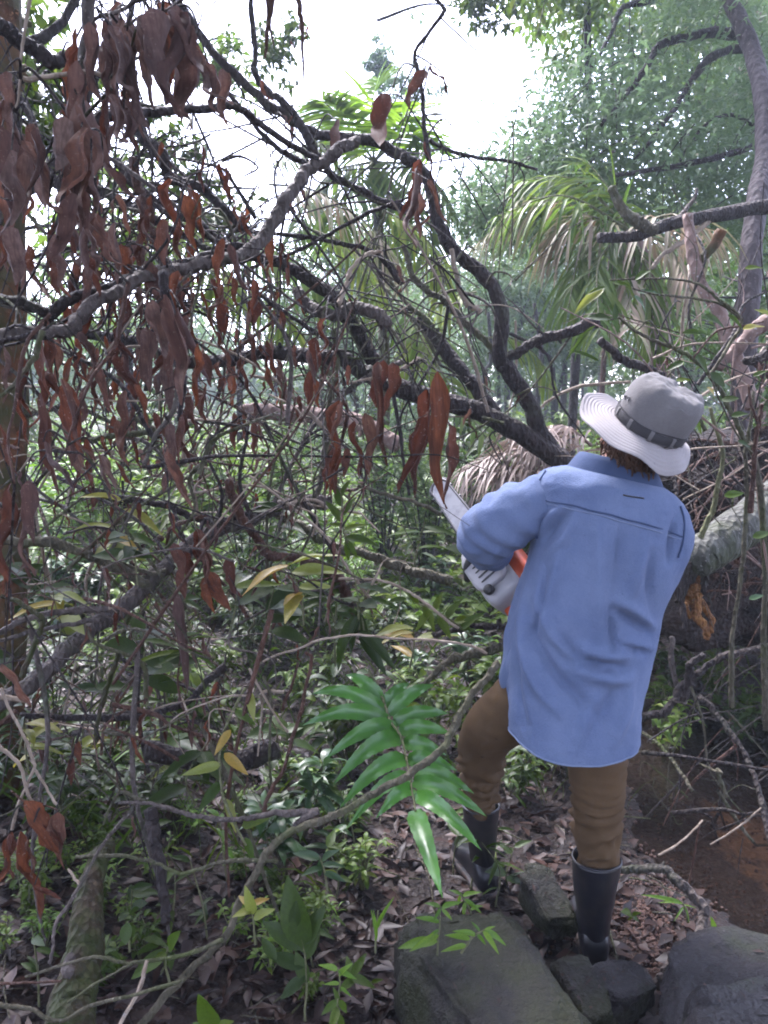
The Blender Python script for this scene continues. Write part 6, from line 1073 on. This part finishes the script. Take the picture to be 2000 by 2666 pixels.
while n_ < 105:
    y = 4.6+rnd.random()**1.2*13; x = rnd.uniform(-.58, .58)*y
    if y < 5.6 and .1 < x < 2.2: continue
    k = rnd.choice((0, 0, 0, 1, 2, 3, 3, 3, 4)); s_ = rnd.uniform(.45, 1.0)
    forest('shrub', SP[k], x, y, s_, sl_lab[k], 'shrub', 'background: '+sl_lab[k], ('stem', 'foliage')); n_ += 1
tl_lab = ['dark leaved forest tree', 'light green forest tree', 'small bluish tree', 'tall pink barked forest tree']
def sky_ok(x, y, s, k):
    """keep the open patch of sky over the middle free"""
    top = (5.4, 6.9, 4.4, 10)[k]*s+float(H(x, y)); X, Y, d = proj(np.array((x, y, top))); rad = (1.5, 1.9, 1.3, 2.4)[k]*s*FPX/d
    return (Y > 470 if X < 700 else Y > 430 if X-rad < 1400 else True)
n_ = 0; tries = 0
while n_ < 56 and tries < 6000:
    tries += 1; y = 7+rnd.random()*24; x = rnd.uniform(-.66, .66)*y; k = rnd.choice((0, 0, 1, 1, 2, 2, 3)); s_ = rnd.uniform(.6, 1.15)
    if not sky_ok(x, y, s_, k): continue
    forest('tree', TP[k], x, y, s_, tl_lab[k], 'tree', 'forest: '+tl_lab[k]); n_ += 1
# far forest edge: reads as one mass
b = MB(); n = 15000; an = rng.uniform(-.75, .75, n); dist = rng.uniform(30, 46, n); X = np.sin(an)*dist; Y = np.cos(an)*dist; hh = 4.2+1.6*np.sin(an*9)+1.2*np.sin(an*23+1)+np.clip(an-.2, 0, 1)*24; Z = H(X, Y)+rng.random(n)*hh
a = rng.uniform(0, 6.28, n); b.leaves(np.stack([X, Y, Z], 1), np.stack([np.cos(a), np.sin(a), rng.uniform(-.6, .3, n)], 1), np.stack([rng.normal(0, .5, n), rng.normal(0, .5, n), np.ones(n)], 1), rng.uniform(.5, 1.0, n), rng.uniform(.22, .45, n), .2, .3); obj('far_forest', b, MAT['leaf_far'], kind='stuff', label='far forest edge seen between the nearer trees')
b = MB(); n = 26000; Y = 5.0+rng.random(n)**1.3*24; X = rng.uniform(-.62, .62, n)*Y; keep = ~((X > 1.2)&(Y < 5.5)); X, Y = X[keep], Y[keep]; n = len(X); a = rng.uniform(0, 6.28, n); hz = .35+.5*np.clip(np.sin(X*1.7+.6*Y)+np.sin(Y*2.1-X), -1, 2)*.6
b.leaves(np.stack([X, Y, H(X, Y)+rng.random(n)**.8*np.clip(hz, .12, 1)], 1), np.stack([np.cos(a), np.sin(a), rng.uniform(-.5, .5, n)], 1), np.stack([rng.normal(0, .4, n), rng.normal(0, .4, n), np.ones(n)], 1), rng.uniform(.07, .17, n)*(1+Y*.03), rng.uniform(.03, .06, n)*(1+Y*.03), .2, .25); obj('understory', b, MAT['leaf_mid'], kind='stuff', label='low green understory covering the forest floor in the distance')
# the big hazy tree at the upper right
bt_b = at(1945, 900, 4.9); bt_b[2] = H(bt_b[0], bt_b[1])
bt = thing('tree', 'large leaning tree with pinkish trunk and blue green foliage filling the upper right', 'tree', bt_b)
b0 = MB(); b0.tube(cr([bt_b, at(1940, 900, 4.9), at(1950, 760, 4.9), at(1957, 640, 4.95), at(1975, 500, 5.1), at(1992, 400, 5.3), at(1985, 250, 5.5), at(1960, 140, 5.7), at(1924, 50, 5.8), at(1885, -30, 5.9), at(1830, -160, 6)], 8), np.linspace(.070, .055, 81), 16, rough=.04); obj('trunk', b0, MAT['bark_mauve'], bt)
for pts, w0, w1, d_ in (([(1940, 90), (1861, 84), (1798, 97), (1722, 114), (1688, 169), (1646, 223), (1560, 330)], 30, 12, 6.1), ([(1965, 130), (1912, 127), (1848, 152), (1815, 190), (1777, 249), (1743, 304), (1650, 420)], 26, 10, 6.0), ([(1780, -60), (1692, 0), (1629, 17), (1604, 46), (1591, 84), (1540, 180)], 20, 8, 6.2), ([(2080, 340), (2000, 367), (1890, 405), (1722, 439), (1600, 460)], 26, 10, 5.8), ([(1990, 330), (1900, 300), (1830, 330), (1800, 370), (1770, 420)], 12, 6, 6.0)): branch(bt, 'limb', pts, d_, d_-.3, w0, w1, 'bark_dark', 9)
cl = []
for k in range(330):
    x = rnd.uniform(1240, 2080); top = max(-120, 560-(x-1200)*1.25) if x < 1650 else -120; y = rnd.uniform(top, 600)
    if (1820 < x < 1900 and 150 < y < 240) or (1770 < x < 1830 and 20 < y < 80): continue
    cl.append(at(x, y, rnd.uniform(5.6, 7.6)))
cl = np.array(cl); n = 22000; k = rng.integers(0, len(cl), n); o = rng.normal(0, 1, (n, 3))*np.array((.16, .16, .13)); P = cl[k]+o; a = rng.uniform(0, 6.28, n)
b = MB(); b.leaves(P, np.stack([np.cos(a)*.8, np.sin(a)*.8, rng.uniform(-.8, .5, n)], 1), np.stack([rng.normal(0, .6, n), rng.normal(0, .6, n), np.ones(n)], 1), rng.uniform(.05, .12, n), rng.uniform(.018, .036, n), .2, .25); obj('crown', b, MAT['leaf_blue'], bt)
tb = MB()
for q in cl[::2]:
    e = q+np.array((rnd.uniform(-.1, .35), rnd.uniform(-.1, .1), rnd.uniform(.1, .35))); tb.tube(cr([q, (q+e)/2+np.array((0, 0, .03)), e], 3), [.004]*7, 4, cap=False)
obj('twigs', tb, MAT['bark_dark'], bt, kind='stuff')
# limbs and trunks at the right edge
stick('leaning_trunk', 'thick brown limb lying nearly level at the right edge, above the sapling', 'tree', [([(2120, 515), (2000, 540), (1890, 556), (1764, 572), (1700, 600), (1650, 612), (1560, 618)], 4.4, 4.2, 40, 26, 'bark_dark', 12, .05), ([(1590, 490), (1620, 536), (1667, 582), (1710, 600)], 4.2, 4.2, 26, 34, 'bark_olive', 10), ([(1764, 572), (1800, 530), (1815, 490)], 4.3, 4.3, 14, 8, 'bark_grey', 7), ([(1860, 560), (1780, 625), (1730, 660), (1700, 700)], 4.3, 4.2, 14, 10, 'bark_pale', 7)], base=at(2120, 515, 4.4))
stick('leaning_trunk', 'slim reddish trunk leaning behind the sapling at the right', 'tree', [([(1790, 560), (1800, 660), (1815, 720), (1850, 780), (1885, 850), (1930, 960), (1960, 1060)], 4.0, 3.8, 26, 40, 'bark_pink', 10, .06), ([(1880, 600), (1850, 650), (1810, 690), (1805, 700)], 3.9, 4.0, 26, 24, 'bark_orange', 9)])
stick('leaning_trunk', 'pinkish broken branch heap at the right edge beside the sapling', 'tree', [([(2040, 830), (1990, 850), (1940, 880), (1900, 930), (1870, 960)], 3.3, 3.3, 40, 30, 'bark_pink', 10, .1), ([(2030, 900), (1980, 930), (1930, 945)], 3.2, 3.2, 40, 20, 'bark_dark', 9, .1), ([(1960, 930), (1990, 960), (2030, 990)], 3.2, 3.2, 14, 26, 'bark_red', 8)], base=at(2040, 830, 3.3))
for x, y0, w_, d_, lb in ((1485, 1085, 26, 7.5, 'slim dark trunk standing straight in the gap left of the hat'), (1395, 1010, 16, 9.5, 'thin dark trunk in the bright gap above the heap of dead fronds'), (1255, 1000, 14, 10.5, 'thin grey trunk in the background right of the green frond'), (1560, 1060, 15, 9, 'thin reddish trunk just left of the hat crown'), (620, 1010, 18, 8.5, 'thin dark trunk behind the left tangle'), (330, 1000, 24, 8, 'dark trunk behind the hanging leaves at the left')):
    P0 = at(x, y0, d_); P0[2] = H(P0[0], P0[1]); th = thing('tree', lb, 'tree', P0); b0 = MB(); tp = P0+np.array((rnd.uniform(-.3, .3), 0, 5.5 if x > 1450 else 2.4)); b0.tube(cr([P0, P0+np.array((.03, 0, 1.5)), (P0+tp)/2+np.array((.08, 0, .6)), tp], 8), np.linspace(w_*.5*d_/FPX*1.1, w_*.3*d_/FPX, 25), 10, rough=.05); obj('trunk', b0, MAT['bark_dark' if 'red' not in lb else 'bark_red'], th)
    m_, c = crownmesh(int(x), (.9, .9, .9), 1500, .13, .05, 16); m_.V = [v+tp-np.array((0, 0, .2)) for v in m_.V]
    if not (560 < x < 1420): obj('crown', m_, MAT['leaf_mid'], th)
# feathery tree tops against the white sky
for x, y, w_, d_, lb in ((1075, 230, .5, 12, 'slender feathery tree top rising into the white sky right of the bright palm'), (990, 180, .28, 13, 'tiny leafy tip in the sky behind the bright palm')):
    c0 = at(x, y, d_); P0 = np.array((c0[0], c0[1]+.2, 0)); P0[2] = H(P0[0], P0[1]); th = thing('tree', lb, 'tree', P0); b0 = MB(); b0.tube(cr([P0, P0+np.array((.2, 0, 2)), c0+np.array((.05, 0, .4))], 9), np.linspace(.035, .008, 19), 8, rough=.05); obj('trunk', b0, MAT['bark_grey'], th)
    m_, c = crownmesh(int(x)+5, (w_, w_*.8, w_*2.4), 1500, .10, .035, 34, hollow=.05); m_.V = [v+c0 for v in m_.V]; obj('crown', m_, MAT['leaf_blue'], th)
# leaves and branch tips at the upper left, beyond the near dead limb
for k, (x, y, d_, lb) in enumerate([(700, 120, 7, 'pale feathery branch tips in the sky left of the bright palm'), (560, 160, 6, 'pale leafy spray in the sky behind the dark slanting limb'), (1250, 30, 7, 'small hanging spray of leaves at the top edge of the sky'), (30, 130, 3.4, 'green leafy spray in the top left corner'), (60, 300, 3.6, 'green leafy spray at the left edge below the top corner'), (160, 420, 4.2, 'green leafy spray behind the large hanging dead leaves'), (420, 420, 5, 'leafy spray behind the dark limbs at the upper left'), (300, 640, 4.5, 'leafy spray behind the hanging leaves, left middle'), (560, 560, 5.5, 'leafy spray behind the grey branch, upper middle')]):
    c0 = at(x, y, d_); th = thing('leafy_branch', lb, 'branch', c0+np.array((-.9, .4, .1))); e = c0+np.array((-.9, .4, .1)); b0 = MB(); b0.tube(cr([e, (e+c0)/2+np.array((0, 0, .1)), c0], 6), np.linspace(.016, .004, 13), 7, rough=.06); obj('limb', b0, MAT['bark_dark'], th)
    m_, c = crownmesh(200+k, (.38, .3, .3), 420, .10, .04, 16, hollow=.2); m_.V = [v+c0 for v in m_.V]; obj('foliage', m_, MAT['leaf_mid' if k % 2 else 'leaf_green'], th)
# ------------------------------------------------------------------ unseen forest trees added behind and beside the camera to shade the foreground
for i, (x, y, k, s_, wh) in enumerate([(-2.6, -.6, 3, .85, 'nearest on the left'), (2.9, -1.0, 3, .9, 'nearest on the right'), (.2, -2.6, 3, .95, 'straight behind'), (-4.2, -3.5, 1, 1.2, 'farther back on the left'), (4.6, -3.4, 1, 1.2, 'farther back on the right'), (-4.6, 1.6, 3, .8, 'beside the left edge'), (4.9, 1.2, 3, .8, 'beside the right edge'), (-1.4, -5.2, 1, 1.2, 'deep behind'), (-3.1, 3.3, 3, .85, 'left of the frame'), (3.7, 3.3, 3, .85, 'right of the frame'), (-2.3, 1.0, 3, 1.0, 'close on the left'), (2.3, .7, 3, 1.0, 'close on the right'), (-.9, -1.0, 3, 1.0, 'close behind on the left'), (1.3, -1.1, 3, 1.0, 'close behind on the right')]):
    th = thing('tree', 'unseen forest tree added out of frame to shade the foreground, '+wh, 'tree', (x, y, float(H(x, y))-.02), 'unseen trees added for shade'); th.rotation_euler = (0, 0, i*1.3); th.scale = (s_,)*3
    for n_, me in zip(('trunk', 'crown'), TP[k]):
        o = bpy.data.objects.new(n_, me); COL.objects.link(o); o.parent = th
# ------------------------------------------------------------------ humid air
m = bpy.data.materials.new('air'); m.use_nodes = True; nd = m.node_tree.nodes; nd.remove(nd['Principled BSDF']); pv = nd.new('ShaderNodeVolumePrincipled'); pv.inputs['Color'].default_value = (.75, .86, 1, 1); pv.inputs['Density'].default_value = .0030; pv.inputs['Anisotropy'].default_value = .2; m.node_tree.links.new(pv.outputs[0], nd['Material Output'].inputs['Volume'])
HAZE = True
if HAZE:
    b = MB(); b.box((0, 70, 8.5), (270, 280, 22)); obj('haze', b, m, kind='stuff', smooth=False)

# ------------------------------------------------------------------ look-alikes that share a label are told apart by their order across the view
ORD = ['first', 'second', 'third', 'fourth', 'fifth', 'sixth', 'seventh', 'eighth', 'ninth', 'tenth', 'eleventh', 'twelfth']
bpy.context.view_layer.update(); same = {}
for o in COL.objects:
    if o.parent is None and 'label' in o and 'category' in o: same.setdefault(o['label'], []).append(o)
for lb, os_ in same.items():
    if 1 < len(os_) <= 12:
        os_.sort(key=lambda o: float(proj(np.array(o.matrix_world.translation))[0]))
        for i, o in enumerate(os_):
            q = ('left one', 'right one')[i] if len(os_) == 2 else ORD[i]+' from the left'
            if len((lb+' '+q).split()) <= 16: o['label'] = lb+', '+q
